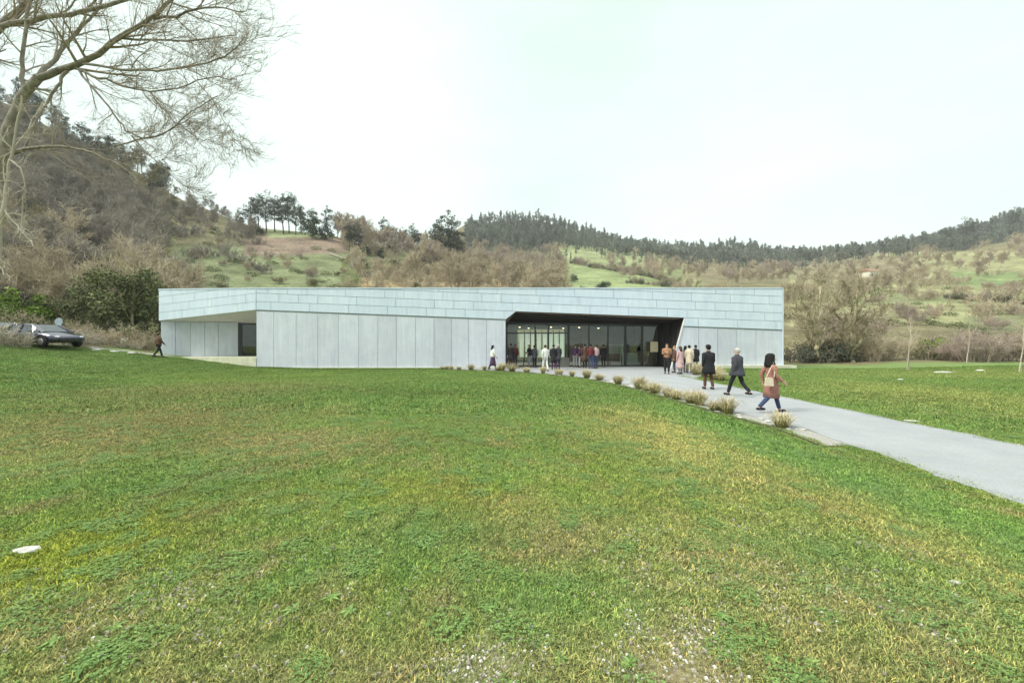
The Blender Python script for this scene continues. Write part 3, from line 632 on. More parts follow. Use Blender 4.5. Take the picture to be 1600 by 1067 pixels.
leaf_blos = foliage('pale_buds', [(.30, .26, .14), (.48, .42, .26), (.62, .56, .40)]); leaf_mauve = foliage('dry_leaf_mauve', [(.18, .13, .11), (.25, .18, .15), (.32, .25, .20)])
class Kind:
    def __init__(s, parts, single=False): s.parts = parts; s.k = 0; s.single = single
def place(kind, name, loc, rz, sc, label, cat, group, sz=None):
    if kind.single:
        o = bpy.data.objects.new(name, kind.parts[0][1]); COL.objects.link(o); o.location = loc; o.rotation_euler = (0, 0, rz)
        o.scale = (sc, sc, sz or sc); return tag(o, label, cat, group)
    r = empty(name, loc, rz, label, cat, group); r.scale = (sc, sc, sz or sc)
    for pn, me in kind.parts:
        o = bpy.data.objects.new(pn, me); COL.objects.link(o); o.parent = r
    return r
def bare_kind(seed, h, mat, twigmat=None, n=(9, 7, 6, 4), spread=1.0, tr=.02, low=.25, up=.04, fat=.0):
    rng = np.random.default_rng(seed)
    sp = [(7, .07, .06, n[0], low, .5*spread, 1.0*spread, .62, .55), (6, .14, up+.05, n[1], .2, .4, .9, .55, .6), (5, .18, up, n[2], .15, .35, .9, .55, .62), (4, .22, up, n[3], .1, .3, .9, .6, .7), (3, .25, up, 0, 0, 0, 0, 0, 0)]
    br = []; grow(rng, (0, 0, -.3), (rng.normal()*.08, rng.normal()*.08, 1), h*.62, h*.02, 0, sp, br)
    zt_ = max(b[1][:, 2].max() for b in br); k = h/zt_; br = [(l, p*k, r) for l, p, r in br]
    return Kind([('trunk', mesh_branches('trunk', br, mat, levs=(0, 1), sides=(6, 4))), ('crown', mesh_branches('crown', br, twigmat or mat, levs=(2, 3, 4), rmin=tr, sides=(4, 3, 3, 3, 3)))])
def shrub_kind(seed, h, w, mat, leafm=None, nst=26, leafn=0, leafs=.2, tr=.014):
    rng = np.random.default_rng(seed); br = []
    sp = [(5, .14, .03, 7, .25, .3, .8, .5, .6), (4, .2, .02, 4, .2, .3, .9, .55, .7), (3, .25, .02, 0, 0, 0, 0, 0, 0)]
    for i in range(nst):
        a = rng.uniform(0, 2*np.pi); r = rng.uniform(0, w*.35); d = (math.cos(a)*.6*w/h*rng.uniform(.1, 1), math.sin(a)*.6*w/h*rng.uniform(.1, 1), 1)
        grow(rng, (math.cos(a)*r, math.sin(a)*r, -.1), d, h*rng.uniform(.55, 1.0), .02, 0, sp, br)
    parts = [('stems', mesh_branches('stems', br, mat, sides=(4, 3, 3), rmin=tr))]
    if leafn:
        tips = np.concatenate([b[1][1:] for b in br if b[0] > 0]); C = tips[rng.integers(0, len(tips), leafn)]+rng.normal(size=(leafn, 3))*.12*h*.5
        C[:, 2] = np.maximum(C[:, 2], .05); V, Q = leaves(rng, C, leafs); parts.append(('foliage', qmesh('foliage', V, Q, leafm)))
    return Kind(parts)
def leafy_kind(seed, h, mat, leafm, n=2600, ls=.45, crown=(.34, .34, .42), cz=.6, clumps=26, trunkh=.8, cr=.13, tall=False):
    rng = np.random.default_rng(seed); br = []
    sp = [(7, .05, .06, 12, .35, .5, 1.1, .4, .5), (4, .15, .08, 4, .3, .4, .9, .5, .6), (3, .2, .05, 0, 0, 0, 0, 0, 0)]
    grow(rng, (0, 0, -.3), (rng.normal()*.06, rng.normal()*.06, 1), h*trunkh, h*.016, 0, sp, br)
    C = []
    cc = ellip(rng, clumps, (0, 0, h*cz), (h*crown[0], h*crown[1], h*crown[2]), .3)
    for c in cc:
        m = n//clumps; s = h*cr*rng.uniform(.6, 1.3); C.append(ellip(rng, m, c, (s, s, s*.75), .2))
    C = np.concatenate(C); C = C[C[:, 2] > h*.02]; V, Q = leaves(rng, C, ls)
    return Kind([('trunk', mesh_branches('trunk', br, mat, sides=(6, 4, 3), rmin=.02)), ('crown', qmesh('crown', V, Q, leafm))])
TAN = [bare_kind(10+i, 9, bark_tan, spread=.9, tr=.018) for i in range(4)]
GREY = [bare_kind(20+i, 10, bark_grey, bark_dusk, spread=.75, tr=.02) for i in range(3)]
FAT = [bare_kind(30+i, 9, bark_tan, n=(8, 6, 5, 3), spread=.9, tr=.035) for i in range(3)]          # seen from far: coarser twigs
FAD = [bare_kind(45+i, 9, bark_dusk, n=(8, 6, 5, 3), spread=.85, tr=.035) for i in range(2)]
FAP = [bare_kind(36+i, 9, bark_pink, n=(8, 6, 5, 3), spread=.7, tr=.04) for i in range(2)]
MOSSY = [bare_kind(40+i, 8, bark_moss, n=(9, 7, 6, 4), spread=1.15, tr=.016, low=.12) for i in range(2)]
EUC = [leafy_kind(50+i, 14, bark_dark, leaf_euc, n=1900, ls=.42, crown=(.17, .17, .34), cz=.64, clumps=40, cr=.068) for i in range(4)]
OAK = [leafy_kind(60+i, 8, bark_dark, leaf_dark, n=2200, ls=.42, crown=(.42, .42, .30), cz=.42, clumps=26, cr=.17) for i in range(2)]
IVY = [leafy_kind(64+i, 8, bark_moss, leaf_ivy, n=5200, ls=.24, crown=(.27, .27, .38), cz=.45, clumps=34, cr=.12) for i in range(3)]
BRIGHT = [leafy_kind(70, 3.5, bark_dark, leaf_bright, n=2600, ls=.22, crown=(.45, .45, .35), cz=.5, clumps=22, cr=.2)]
SHG = [shrub_kind(80+i, 2.0, 2.6, bark_tan, leaf_ivy, nst=18, leafn=1400, leafs=.16) for i in range(2)]
SHT = [shrub_kind(84+i, 2.4, 2.4, bark_tan, nst=34, tr=.011) for i in range(2)]
SHM = [shrub_kind(88+i, 2.6, 3.0, bark_pink, leaf_mauve, nst=30, leafn=700, leafs=.10, tr=.012) for i in range(2)]
SHB = [shrub_kind(92+i, 1.8, 1.7, bark_pale, leaf_blos, nst=14, leafn=520, leafs=.10) for i in range(2)]
SHD = [shrub_kind(96, 1.9, 3.2, bark_grey, leaf_dark, nst=22, leafn=1500, leafs=.17), shrub_kind(97, 2.2, 3.0, bark_tan, leaf_ivy, nst=24, leafn=1100, leafs=.17)]
SHO = [shrub_kind(99, 2.0, 2.6, bark_moss, leaf_olive, nst=16, leafn=1500, leafs=.2)]
RG = np.random.default_rng(77)
PLACES = [(60, 'above the left picture edge'), (150, 'above the parked cars'), (250, 'above the museum left corner'), (330, 'above the slanting left wing'), (420, 'above the wing fold'), (520, 'below the tall ridge trees'), (620, 'left of the wooded knoll'), (740, 'at the wooded knoll'), (870, 'behind the entrance left half'), (960, 'behind the entrance right half'), (1080, 'behind the pasture hedges'), (1230, 'behind the roof right end'), (1310, 'behind the first mossy tree'), (1380, 'behind the second mossy tree'), (1470, 'above the green bush'), (1550, 'above the long stone slab'), (9999, 'at the right picture edge')]
def whereis(px, Y, Y0, Y1, s, s0, s1):
    w = [n for p_, n in PLACES if px < p_][0]; f = (Y-Y0)/(Y1-Y0); g = (s-s0)/(s1-s0)
    return ('nearer ' if f < .33 else 'farther ' if f > .66 else '')+('small' if g < .33 else 'large' if g > .66 else 'middling'), w
def scatter(kinds, name, px0, px1, Y0, Y1, n, s0, s1, label, cat, group, ok=None, squash=1.0):
    k = 0; tries = 0
    while k < n and tries < n*20:
        tries += 1; px = RG.uniform(px0, px1); Y = math.exp(RG.uniform(math.log(Y0), math.log(Y1))); x, y, z = at(px, Y)
        if -28.5 < x < 21 and y < 45: continue
        if ok and not ok(px, Y): continue
        s = RG.uniform(s0, s1); wa, wb = whereis(px, Y, Y0, Y1, s, s0, s1)
        lb = wa+' '+label+' '+wb; place(kinds[int(RG.integers(len(kinds)))], name, (x, y, z), RG.uniform(0, 6.28), s, lb, cat, group, sz=s*RG.uniform(.85, 1.15)*squash); k += 1
# left: thicket behind the cars and up the slope
scatter(TAN, 'bare_tree', 20, 238, 39, 46, 11, .8, 1.1, 'leafless tan tree in the front thicket row', 'tree', 'leafless trees in the front row behind the parked cars')
scatter(TAN+MOSSY+GREY, 'bare_tree', -40, 300, 46, 75, 46, .8, 1.2, 'leafless tan tree on the lower left slope', 'tree', 'leafless trees on the lower left slope')
scatter(GREY, 'bare_tree', -20, 250, 75, 118, 34, .8, 1.25, 'leafless brown tree on the steep left slope', 'tree', 'leafless trees on the steep left slope')
scatter(FAP+EUC, 'ridge_tree', -20, 260, 135, 165, 34, .7, 1.1, 'grey skyline tree on the left ridge', 'tree', 'trees on the skyline of the left ridge')
for i, (px, Y, s) in enumerate([(168, 36.5, 1.0), (205, 36, 1.15), (231, 38, .95), (132, 37, .8), (262, 50, .7)]):
    place(IVY[i % 3], 'ivy_covered_tree', at(px, Y, -.2), i*1.7, s, ['ivy-clad tree with dark green base left of the museum corner', 'tallest ivy-clad tree right beside the left end of the museum', 'narrow ivy-clad tree half behind the museum corner', 'ivy-clad tree behind the parked cars', 'small ivy-clad tree showing above the left end of the roof'][i], 'tree', 'ivy-clad trees left of the museum')
for i, (px, Y, s) in enumerate([(38, 38, 1.5), (5, 34, 1.0), (62, 40, 1.1)]):
    place(BRIGHT[0], 'bright_bush', at(px, Y, -.2), i*2, s, ['big bright yellow-green bush above the parked cars', 'bright green bush cut by the left picture edge', 'smaller bright bush right of the biggest bright bush'][i], 'bush', 'bright green bushes behind the cars')
scatter(SHG, 'bramble_shrub', 0, 240, 32, 38, 20, .7, 1.1, 'low bramble shrub at the thicket foot', 'shrub', 'bramble shrubs at the foot of the left thicket')
scatter(SHG+SHO, 'bramble_shrub', 0, 240, 37, 50, 24, .9, 1.4, 'green bramble shrub beneath bare trees', 'shrub', 'bramble shrubs beneath the bare trees')
scatter(SHT, 'dry_shrub', 120, 240, 30.5, 33, 12, .45, .7, 'dry tan shrub on the left bank', 'shrub', 'dry shrubs on the left bank')
for i, (px, Y, s) in enumerate([(8, 26.0, .9), (34, 24.8, .55), (62, 29.2, .9), (76, 28.8, .85), (100, 28.6, .8), (122, 28.2, .7), (150, 29.5, .6), (188, 30.5, .5), (215, 30.8, .5), (-8, 24, .9), (22, 24.9, .65), (134, 28.8, .6)]):
    wh = ['at the left picture edge', 'before the rear wheel of the dark car', 'above the dark car roof', 'left of the round sign', 'right of the round sign', 'above the dark car bonnet', 'right of the dark car nose', 'halfway between cars and museum', 'nearest the man at the museum corner', 'cut off by the left picture edge', 'before the dark car rear end', 'touching the dark car nose'][i]
    place(SHB[i % 2], 'budding_shrub', at(px, Y, -.05), i, s, 'pale budding shrub with cream twigs '+wh, 'shrub', 'pale budding shrubs around the parked cars')
# mid slope behind the roof
scatter(SHT+SHM, 'scrub_bush', 270, 560, 75, 130, 22, .45, .95, 'leafless scrub bush on the slope', 'bush', 'leafless scrub on the slope above the roof')
scatter(SHO+SHG, 'olive_bush', 250, 600, 60, 110, 16, .5, .9, 'olive green bush on the slope', 'bush', 'olive bushes on the slope above the roof')
scatter(TAN, 'bare_tree', 400, 600, 52, 66, 12, .28, .45, 'thin young leafless tree over the roof line', 'tree', 'thin young trees behind the roof line')
EP = [(376, 150, .62, 0), (392, 150, .95, 1), (404, 152, 1.1, 2), (417, 150, 1.2, 0), (430, 154, 1.05, 3), (443, 150, 1.12, 1), (452, 153, 1.22, 2), (462, 150, 1.0, 0), (472, 155, .8, 3), (488, 165, .85, 2), (512, 170, 1.0, 1), (528, 172, .8, 2), (545, 172, .9, 0), (566, 178, .95, 3), (600, 180, 1.0, 1), (612, 182, .8, 2), (630, 182, .8, 0), (645, 184, .95, 1), (652, 184, .75, 2)]
EL = ['lone small one at the far left of the row', 'second from the left', 'third from the left', 'tall one fourth from the left', 'fifth from the left', 'sixth from the left', 'tallest of the left row', 'right of the tallest one', 'last of the close left row', 'just behind the round dark bush', 'right of the round dark bush', 'small one in the gap right of the bush', 'before the knoll begins', 'at the left side of the knoll', 'taller one on the knoll', 'short one right of the taller one on the knoll', 'in the middle of the knoll', 'taller of the pair at the knoll right side', 'shorter of the pair at the knoll right side']
for i, (px, Y, s, k) in enumerate(EP):
    place(EUC[k], 'tall_tree', at(px, Y, -.5), i*1.3, s, 'slender dark skyline tree, '+EL[i], 'tree', 'tall dark trees along the skyline ridge')
for i, (px, s) in enumerate([(688, 1.45), (700, 1.75), (712, 1.4)]):
    place(EUC[i], 'tall_tree', at(px, 172, -1), i*2.2, s*1.25, ['left tree of the tallest dark clump on the skyline', 'tallest dark tree of the skyline, rising over the wooded knoll', 'right tree of the tallest dark clump on the skyline'][i], 'tree', 'tallest dark clump on the knoll', sz=s*.98)
place(OAK[0], 'round_dark_bush', at(488, 146, -.6), 0, 1.35, 'round dark evergreen bush on the bright grass ridge', 'bush', None)
place(OAK[1], 'round_dark_bush', at(402, 143, -.6), 0, .7, 'small dark evergreen bush at the foot of the tall ridge trees', 'bush', None)
place(OAK[0], 'round_dark_bush', at(507, 146, -.4), 2, .9, 'smaller dark evergreen bush touching the big round one', 'bush', None)
scatter(FAT+FAP, 'bare_tree', 520, 720, 135, 178, 46, .8, 1.3, 'leafless grey tree in the knoll wood', 'tree', 'leafless trees of the wood on the knoll')
scatter(EUC+OAK, 'evergreen_tree', 540, 730, 130, 172, 15, .5, .8, 'dark evergreen in the knoll wood', 'tree', 'evergreens in the wood on the knoll')
scatter(FAT, 'bare_tree', 640, 880, 90, 190, 62, .75, 1.25, 'pale tan leafless tree', 'tree', 'tan leafless trees behind the entrance')
scatter(TAN+FAT, 'bare_tree', 800, 860, 72, 85, 5, .9, 1.1, 'wide tan leafless tree close to the roof', 'tree', 'wide tan trees right behind the roof')
scatter(IVY, 'ivy_covered_tree', 560, 880, 85, 160, 20, .5, .85, 'green ivy-wrapped tree', 'tree', 'ivy-wrapped trees behind the roof')
scatter(SHM+SHO, 'scrub_bush', 560, 870, 60, 85, 36, .6, 1.0, 'reddish brown scrub bush', 'bush', 'scrub along the bank behind the roof')
# pasture hedges
HN = ['in the long low hedge across the pasture', 'in the upper hedge of the pasture', 'in the short middle hedge of the pasture']
for hi, (a_, ya, b_, yb2, n_) in enumerate([(905, 118, 1075, 98, 36), (895, 230, 1060, 170, 24), (980, 150, 1100, 120, 12)]):
    for i in range(n_):
        f = (i+RG.uniform(0, .9))/n_; px = a_+(b_-a_)*f; Y = ya+(yb2-ya)*f
        if RG.uniform() < .12: continue
        s = RG.uniform(.5, 1.1)*Y/110; place(SHD[i % 2] if RG.uniform() < .7 else SHM[0], 'hedge_bush', at(px, Y, -.2), i, s, 'dark hedge bush '+HN[hi], 'bush', 'hedge bushes '+HN[hi])
for i, (px, Y, s, k) in enumerate([(940, 118, .55, OAK), (946, 124, .45, OAK), (896, 150, .5, OAK), (1012, 190, .8, FAP), (990, 200, .7, FAP), (1078, 150, .55, FAT), (1110, 88, .5, IVY), (1125, 86, .85, TAN), (870, 100, .35, OAK), (802, 90, .35, OAK)]):
    place(k[i % len(k)], 'field_tree', at(px, Y, -.2), i, s, ['dark upright tree in the middle of the pasture', 'dark low tree beside the upright one on the pasture', 'small dark tree high on the pasture', 'mauve leafless tree at the top hedge of the pasture', 'thin mauve tree at the top hedge of the pasture', 'tan tree beside the pasture hedge', 'ivy-wrapped stump of a tree above the roof right of centre', 'leaning bare tree above the roof right of centre', 'narrow dark shrub above the roof at the pasture edge', 'narrow dark shrub above the roof behind the entrance'][i], 'tree', None)
scatter(FAT+SHT, 'thicket_bush', 1060, 1240, 75, 120, 30, .4, .75, 'leafless orange-tan thicket bush', 'bush', 'thicket above the right part of the roof')
# right of the museum
scatter(TAN+FAT, 'bare_tree', 1225, 1420, 85, 140, 30, .5, .8, 'leafless tan tree', 'tree', 'tan thicket trees right of the museum')
scatter(FAT+FAP, 'bare_tree', 1400, 1640, 110, 240, 20, .5, .9, 'leafless hillside tree', 'tree', 'leafless trees on the right hillside')
scatter(SHT+SHM, 'scrub_bush', 1300, 1660, 50, 110, 36, .5, 1.0, 'dry scrub bush', 'bush', 'dry scrub on the lower right hillside')
scatter(SHM, 'mauve_shrub', 1490, 1680, 34, 44, 17, .75, 1.1, 'mauve leafless shrub at the lawn edge', 'shrub', 'mauve shrubs at the right lawn edge')
scatter(SHT, 'dry_shrub', 1350, 1500, 36, 44, 15, .65, 1.0, 'dry tan shrub at the lawn edge', 'shrub', 'dry shrubs at the right lawn edge')
scatter(SHM+SHT, 'dry_shrub', 1240, 1380, 43, 56, 20, .7, 1.2, 'brown leafless shrub', 'shrub', 'brown shrubs behind the mossy trees')
for i, (px, Y, s) in enumerate([(1248, 37, .8), (1262, 38, 1.0), (1282, 37, 1.0), (1300, 38, 1.1), (1318, 37.5, .95), (1336, 38, .8)]):
    place(SHD[i % 2], 'dark_shrub', at(px, Y, -.1), i*2, s, ['dark evergreen shrub tight against the right corner of the museum', 'second dark evergreen shrub from the museum corner', 'third dark evergreen shrub, under the first mossy tree', 'fourth dark evergreen shrub, between the two mossy trees', 'fifth dark evergreen shrub, under the second mossy tree', 'rightmost dark evergreen shrub of the row'][i], 'shrub', 'dark evergreen shrubs under the mossy trees')
place(BRIGHT[0], 'green_bush', at(1460, 39, -.1), 1, .72, 'rounded fresh green bush at the far edge of the right lawn', 'bush', None)
place(SHG[0], 'green_bush', at(1445, 38, -.1), 1, .9, 'leggy green bush just left of the rounded fresh green bush', 'bush', None)
for i in range(22):
    f = i/21; px = 1490+f*150; Y = 92-f*14; place(SHD[i % 2], 'hedge_bush', at(px, Y, -.1), i, RG.uniform(.5, .9), 'dark hedge bush in the line across the right hillside', 'bush', 'hedge bushes across the right hillside')
# far woods: too many to count, one mass each
def mass(name, protos, regions, label, mats, seed=5):
    rng = np.random.default_rng(seed); pts = []; sc = []
    for (px0, px1, Y0, Y1, cnt, s0, s1) in regions:
        for i in range(cnt):
            x, y, z = at(rng.uniform(px0, px1), rng.uniform(Y0, Y1), -.3)
            pts.append((x, y, z)); sc.append(rng.uniform(s0, s1))
    n = len(pts); return instancer(name, protos, pts, rng.integers(0, len(protos), n), sc, rng.uniform(0, 6.28, n), mats, label)
def lowtree(seed, h, w, n, ls, mat):
    rng = np.random.default_rng(seed); C = []
    for c in ellip(rng, 14, (0, 0, h*.62), (w*.55, w*.55, h*.32)): C.append(ellip(rng, n//14, c, (w*.32, w*.32, h*.09), .2))
    V, Q = leaves(rng, np.concatenate(C), ls); V2, Q2 = tube([(0, 0, -1), (rng.normal()*.1, 0, h*.5), (0, rng.normal()*.2, h*.9)], [.2, .13, .04], 3)
    return qmesh('forest_tree', np.concatenate([V, V2]), np.concatenate([Q, Q2+len(V)]), mat)
LT = [lowtree(200+i, [11, 9, 13, 10, 12, 8, 11][i], [2.4, 3.1, 2.0, 2.8, 1.7, 3.4, 2.2][i], 420, .62, leaf_far) for i in range(7)]
BM = [f.parts[1][1] for f in FAT+FAP]
mass('conifer_forest', LT, [(728, 1260, 300, 460, 1900, .6, 1.25), (880, 1250, 235, 300, 60, .5, .8)], 'grey-green forest covering the far hills behind the museum', [leaf_far])
mass('hill_forest', LT, [(1240, 1700, 250, 330, 420, .7, 1.1), (1380, 1900, 330, 460, 900, .8, 1.3), (1230, 1400, 380, 460, 200, .7, 1.1)], 'grey-green forest along the ridge of the right hill', [leaf_far], seed=6)
mass('slope_woodland', [f.parts[1][1] for f in FAD], [(-160, 250, 75, 150, 230, .7, 1.15), (-700, -160, 60, 170, 170, .8, 1.3), (235, 400, 118, 158, 50, .45, .85)], 'leafless woodland covering the steep left hill', [bark_dusk], seed=10)
mass('bare_woodland', BM, [(560, 880, 130, 230, 70, .8, 1.25), (700, 880, 180, 290, 80, .9, 1.3), (950, 1240, 150, 300, 100, .7, 1.1), (1230, 1640, 150, 270, 60, .5, .9)], 'leafless woodland blurring into one tan mass on the hills', [bark_tan, bark_pink], seed=9)
for i, (px, Y, s) in enumerate([(1508, 300, 1.7), (1516, 306, 1.5), (1480, 300, 1.2), (1585, 300, 1.5), (1445, 300, 1.0)]):
    place(EUC[i % 4], 'tall_tree', at(px, Y, -1), i, s, ['tallest tree on the right ridge skyline', 'tree leaning against the tallest one on the right ridge', 'medium tree left of the tallest one on the right ridge', 'tall tree on the right ridge at the picture edge', 'small tree farthest left on the right ridge'][i], 'tree', None)
tw = [shrub_kind(300+i, 3.6, 3.6, bark_tan, nst=12, tr=.03).parts[0][1] for i in range(3)]
mass('slope_undergrowth', [shrub_kind(304, 3.6, 3.6, bark_dusk, nst=12, tr=.03).parts[0][1]], [(-120, 240, 42, 120, 480, .8, 1.5), (-500, -120, 45, 120, 200, .8, 1.5), (240, 420, 90, 150, 45, .6, 1.0)], 'tangle of grey-brown undergrowth on the left hill', [bark_dusk], seed=11)
mass('hillside_undergrowth', tw, [(540, 880, 80, 170, 110, .8, 1.3), (1230, 1660, 60, 230, 130, .5, 1.0)], 'tangle of tan undergrowth between the trees on the hillsides', [bark_tan], seed=7)
GT = []
for i in range(3):
    rng = np.random.default_rng(310+i); V, Q = leaves(rng, ellip(rng, 260, (0, 0, .5), (1.3, 1.3, .6)), .24); GT.append(qmesh('cover_clump', V, Q, leaf_ivy))
mass('ground_cover', GT, [(-120, 245, 37, 130, 1100, .8, 2.0), (250, 560, 60, 130, 50, .4, 1.4), (1230, 1660, 44, 120, 60, .4, 1.4)], 'ivy and bramble ground cover on the hillsides', [leaf_ivy], seed=8)

# ---------------------------------------------------------------- the big bare tree at the left edge
def guided(px_pts, r0, r1, rng, seg=3, wob=.015):
    pts = np.array([P(*q) for q in px_pts]); t_ = np.linspace(0, 1, len(pts)); tt = np.linspace(0, 1, (len(pts)-1)*seg+1)
    out = np.stack([np.interp(tt, t_, pts[:, k]) for k in range(3)], 1)
    for _ in range(2): out[1:-1] = out[1:-1]*.5+(out[:-2]+out[2:])*.25
    out[1:-1] += rng.normal(size=out[1:-1].shape)*wob
    return out, r0+(r1-r0)*tt**.8
def limb_tree(name, limbs, spec_side, mat, twmat, label, nside, base, rmin, Lside, sides=(10, 6, 4, 3, 3), upb=.3, seed=9, group=None, wob=.015):
    rng = np.random.default_rng(seed); root = empty(name, base, 0, label, 'tree', group); br = []; main = []
    for li, (pp, r0, r1, ns, ls) in enumerate(limbs):
        pts, rad = guided(pp, r0, r1, rng, wob=wob); main.append((0, pts, rad))
        for k in range(ns):
            f = .12+.88*(k+rng.uniform(0, 1))/ns; q = f*(len(pts)-1); i = min(int(q), len(pts)-2); s = q-i; pos = pts[i]*(1-s)+pts[i+1]*s
            d = nrm(pts[i+1]-pts[i]); a = nrm(np.cross(d, rng.normal(size=3))); an = rng.uniform(.35, 1.0); nd = d*math.cos(an)+a*math.sin(an)+np.array([0, 0, upb*rng.uniform(-.6, 1)])
            grow(rng, pos, nd, ls*rng.uniform(.55, 1.15)*(1-.4*f), min(rad[i]*.55, .045), 1, spec_side, br)
    b = np.array(base)
    for lev, pts, rad in main: pts -= b
    for lev, pts, rad in br: pts -= b
    ob('trunk', mesh_branches('trunk', main[:1], mat, sides=(12,)), root)
    for m in main[1:]: ob('limb', mesh_branches('limb', [m], mat, sides=(8,)), root)
    ob('twigs', mesh_branches('twigs', br, twmat, sides=(5, 5, 4, 3, 3), rmin=rmin), root)
    return root
spn = [None, (9, .07, .02, 6, .12, .3, .75, .60, .5), (7, .08, .03, 4, .12, .3, .75, .62, .55), (5, .09, .04, 2, .15, .3, .7, .65, .6), (4, .10, .05, 0, 0, 0, 0, 0, 0)]
limbs = [([(-70, 620, 11), (-55, 480, 11), (-35, 370, 11), (-12, 285, 11), (10, 215, 11), (32, 150, 11), (60, 122, 10.9)], .21, .10, 3, 1.0),
 ([(-36, 375, 11), (-55, 290, 11), (-72, 200, 11), (-72, 120, 11.1), (-78, 20, 11.3), (-95, -90, 11.5)], .15, .07, 12, 1.7),
 ([(60, 122, 10.9), (100, 107, 10.8), (140, 95, 10.6), (175, 68, 10.4), (215, 42, 10.2), (245, 20, 10), (275, -8, 9.8), (300, -60, 9.6)], .09, .026, 14, 1.7),
 ([(62, 118, 10.9), (85, 92, 11.1), (110, 62, 11.3), (140, 30, 11.5), (160, 5, 11.7), (175, -40, 11.8)], .065, .02, 9, 1.4),
 ([(122, 99, 10.7), (170, 106, 10.4), (230, 112, 10.1), (280, 108, 9.8), (330, 98, 9.5), (360, 82, 9.3), (382, 58, 9.1)], .038, .009, 16, 1.3),
 ([(112, 103, 10.75), (135, 116, 10.65), (165, 125, 10.5), (200, 138, 10.3), (235, 144, 10.1), (275, 140, 9.9), (325, 118, 9.7), (370, 124, 9.5)], .040, .008, 16, 1.2),
 ([(-70, 110, 11.1), (-48, 62, 11), (0, 40, 11), (50, 32, 11), (110, 22, 11), (165, 12, 11), (230, -12, 11)], .085, .04, 10, 1.6),
 ([(-73, 130, 11.1), (-40, 80, 11.4), (-10, 55, 11.5), (20, 20, 11.5), (60, -12, 11.5), (110, -60, 11.5)], .12, .06, 8, 1.6),
 ([(36, 150, 11), (34, 110, 11), (36, 60, 11), (46, 15, 11), (50, -30, 11)], .055, .03, 6, 1.2),
 ([(2, 248, 10.95), (40, 232, 10.3), (95, 228, 10.1), (150, 240, 9.9), (195, 262, 9.7), (235, 300, 9.5)], .05, .014, 12, 1.1),
 ([(108, 106, 10.8), (98, 124, 10.75), (86, 140, 10.7), (70, 165, 10.6), (50, 200, 10.5), (38, 240, 10.5)], .045, .02, 5, .9),
 ([(118, 102, 10.75), (138, 130, 10.6), (165, 158, 10.5), (185, 190, 10.3), (205, 212, 10.1), (235, 218, 9.9), (265, 205, 9.7), (300, 175, 9.5), (340, 150, 9.4)], .032, .008, 12, 1.0),
 ([(180, 228, 10.2), (230, 215, 10), (265, 205, 9.8), (300, 182, 9.6)], .02, .008, 6, .8),
 ([(240, 30, 10.2), (290, 20, 10), (340, 10, 9.8), (385, 18, 9.6)], .035, .01, 12, 1.2),
 ([(300, 120, 9.6), (330, 150, 9.4), (350, 190, 9.2), (372, 215, 9.1)], .014, .005, 14, 1.0), ([(235, 144, 10.1), (262, 180, 10), (290, 205, 9.8), (330, 225, 9.6)], .018, .006, 14, 1.0), ([(205, 212, 10.1), (240, 250, 10), (280, 285, 9.9), (310, 305, 9.8)], .016, .005, 14, .9),
 ([(190, 60, 10.4), (250, 62, 10.2), (310, 66, 10), (370, 55, 9.8)], .03, .01, 12, 1.1)]
bx = P(-70, 620, 11); bz = float(H(bx[0], bx[1])); limbs[0][0][0] = (-70, CY-(bz-.2-EYE)*F/11, 11)
limb_tree('leafless_tree', limbs, spn, bark_big, bark('twigs_big_tree', (.20, .165, .125), (.36, .31, .25)), 'big leafless tree at the left edge spreading its limbs over the sky', 0, (bx[0], 11, bz), .0027, 1, seed=12)
spp = [None, (5, .2, -.02, 4, .2, .4, 1.0, .5, .6), (4, .22, .0, 3, .2, .4, .9, .55, .6), (3, .25, .0, 0, 0, 0, 0, 0, 0)]
pale = [([(-25, 560, 9), (-12, 440, 9), (0, 360, 9), (8, 310, 9), (14, 260, 9), (26, 200, 9), (34, 150, 9)], .055, .015, 7, .8),
 ([(10, 300, 9), (2, 325, 9), (20, 345, 9), (36, 362, 9), (52, 385, 9)], .02, .008, 5, .4), ([(14, 250, 9), (34, 262, 8.9), (42, 300, 8.9), (33, 335, 8.9), (30, 372, 8.9)], .018, .007, 5, .4), ([(2, 340, 9), (-8, 400, 9), (6, 430, 9)], .02, .008, 3, .4), ([(18, 240, 9), (40, 200, 9.2), (66, 160, 9.4)], .02, .007, 5, .6)]
bx = P(-25, 560, 9); bz = float(H(bx[0], bx[1])); pale[0][0][0] = (-25, CY-(bz-.1-EYE)*F/9, 9)
limb_tree('pale_sapling', pale, spp, bark_pale, bark_pale, 'thin crooked pale-barked sapling in front of the big leafless tree', 0, (bx[0], 9, bz), .004, 1, seed=14)
# two mossy trees right of the museum
spm = [None, (6, .26, .04, 5, .1, .5, 1.1, .5, .6), (5, .28, .05, 4, .1, .5, 1.0, .5, .65), (4, .3, .04, 3, .1, .4, .9, .6, .7), (3, .25, .03, 0, 0, 0, 0, 0, 0)]
bark_yel = bark('bark_lichen', (.10, .085, .05), (.58, .51, .33), 5)
def mossy(cx, lims, label, seed, Y=36.5):
    x, y, z = at(cx, Y); rowb = CY-(z-.2-EYE)*F/Y
    L = [([(cx, rowb, Y), (cx-2, 552, Y), (cx, 541, Y)], .22, .17, 0, 1)]
    for pts in lims: L.append(([(cx, 545, Y)]+[(a_, b_, Y+c_) for a_, b_, c_ in pts], .11, .03, 11, 1.5))
    limb_tree('mossy_tree', L, spm, bark_yel, bark_yel, label, 0, (x, y, z), .012, 1, seed=seed, group='mossy trees right of the museum', wob=.11)
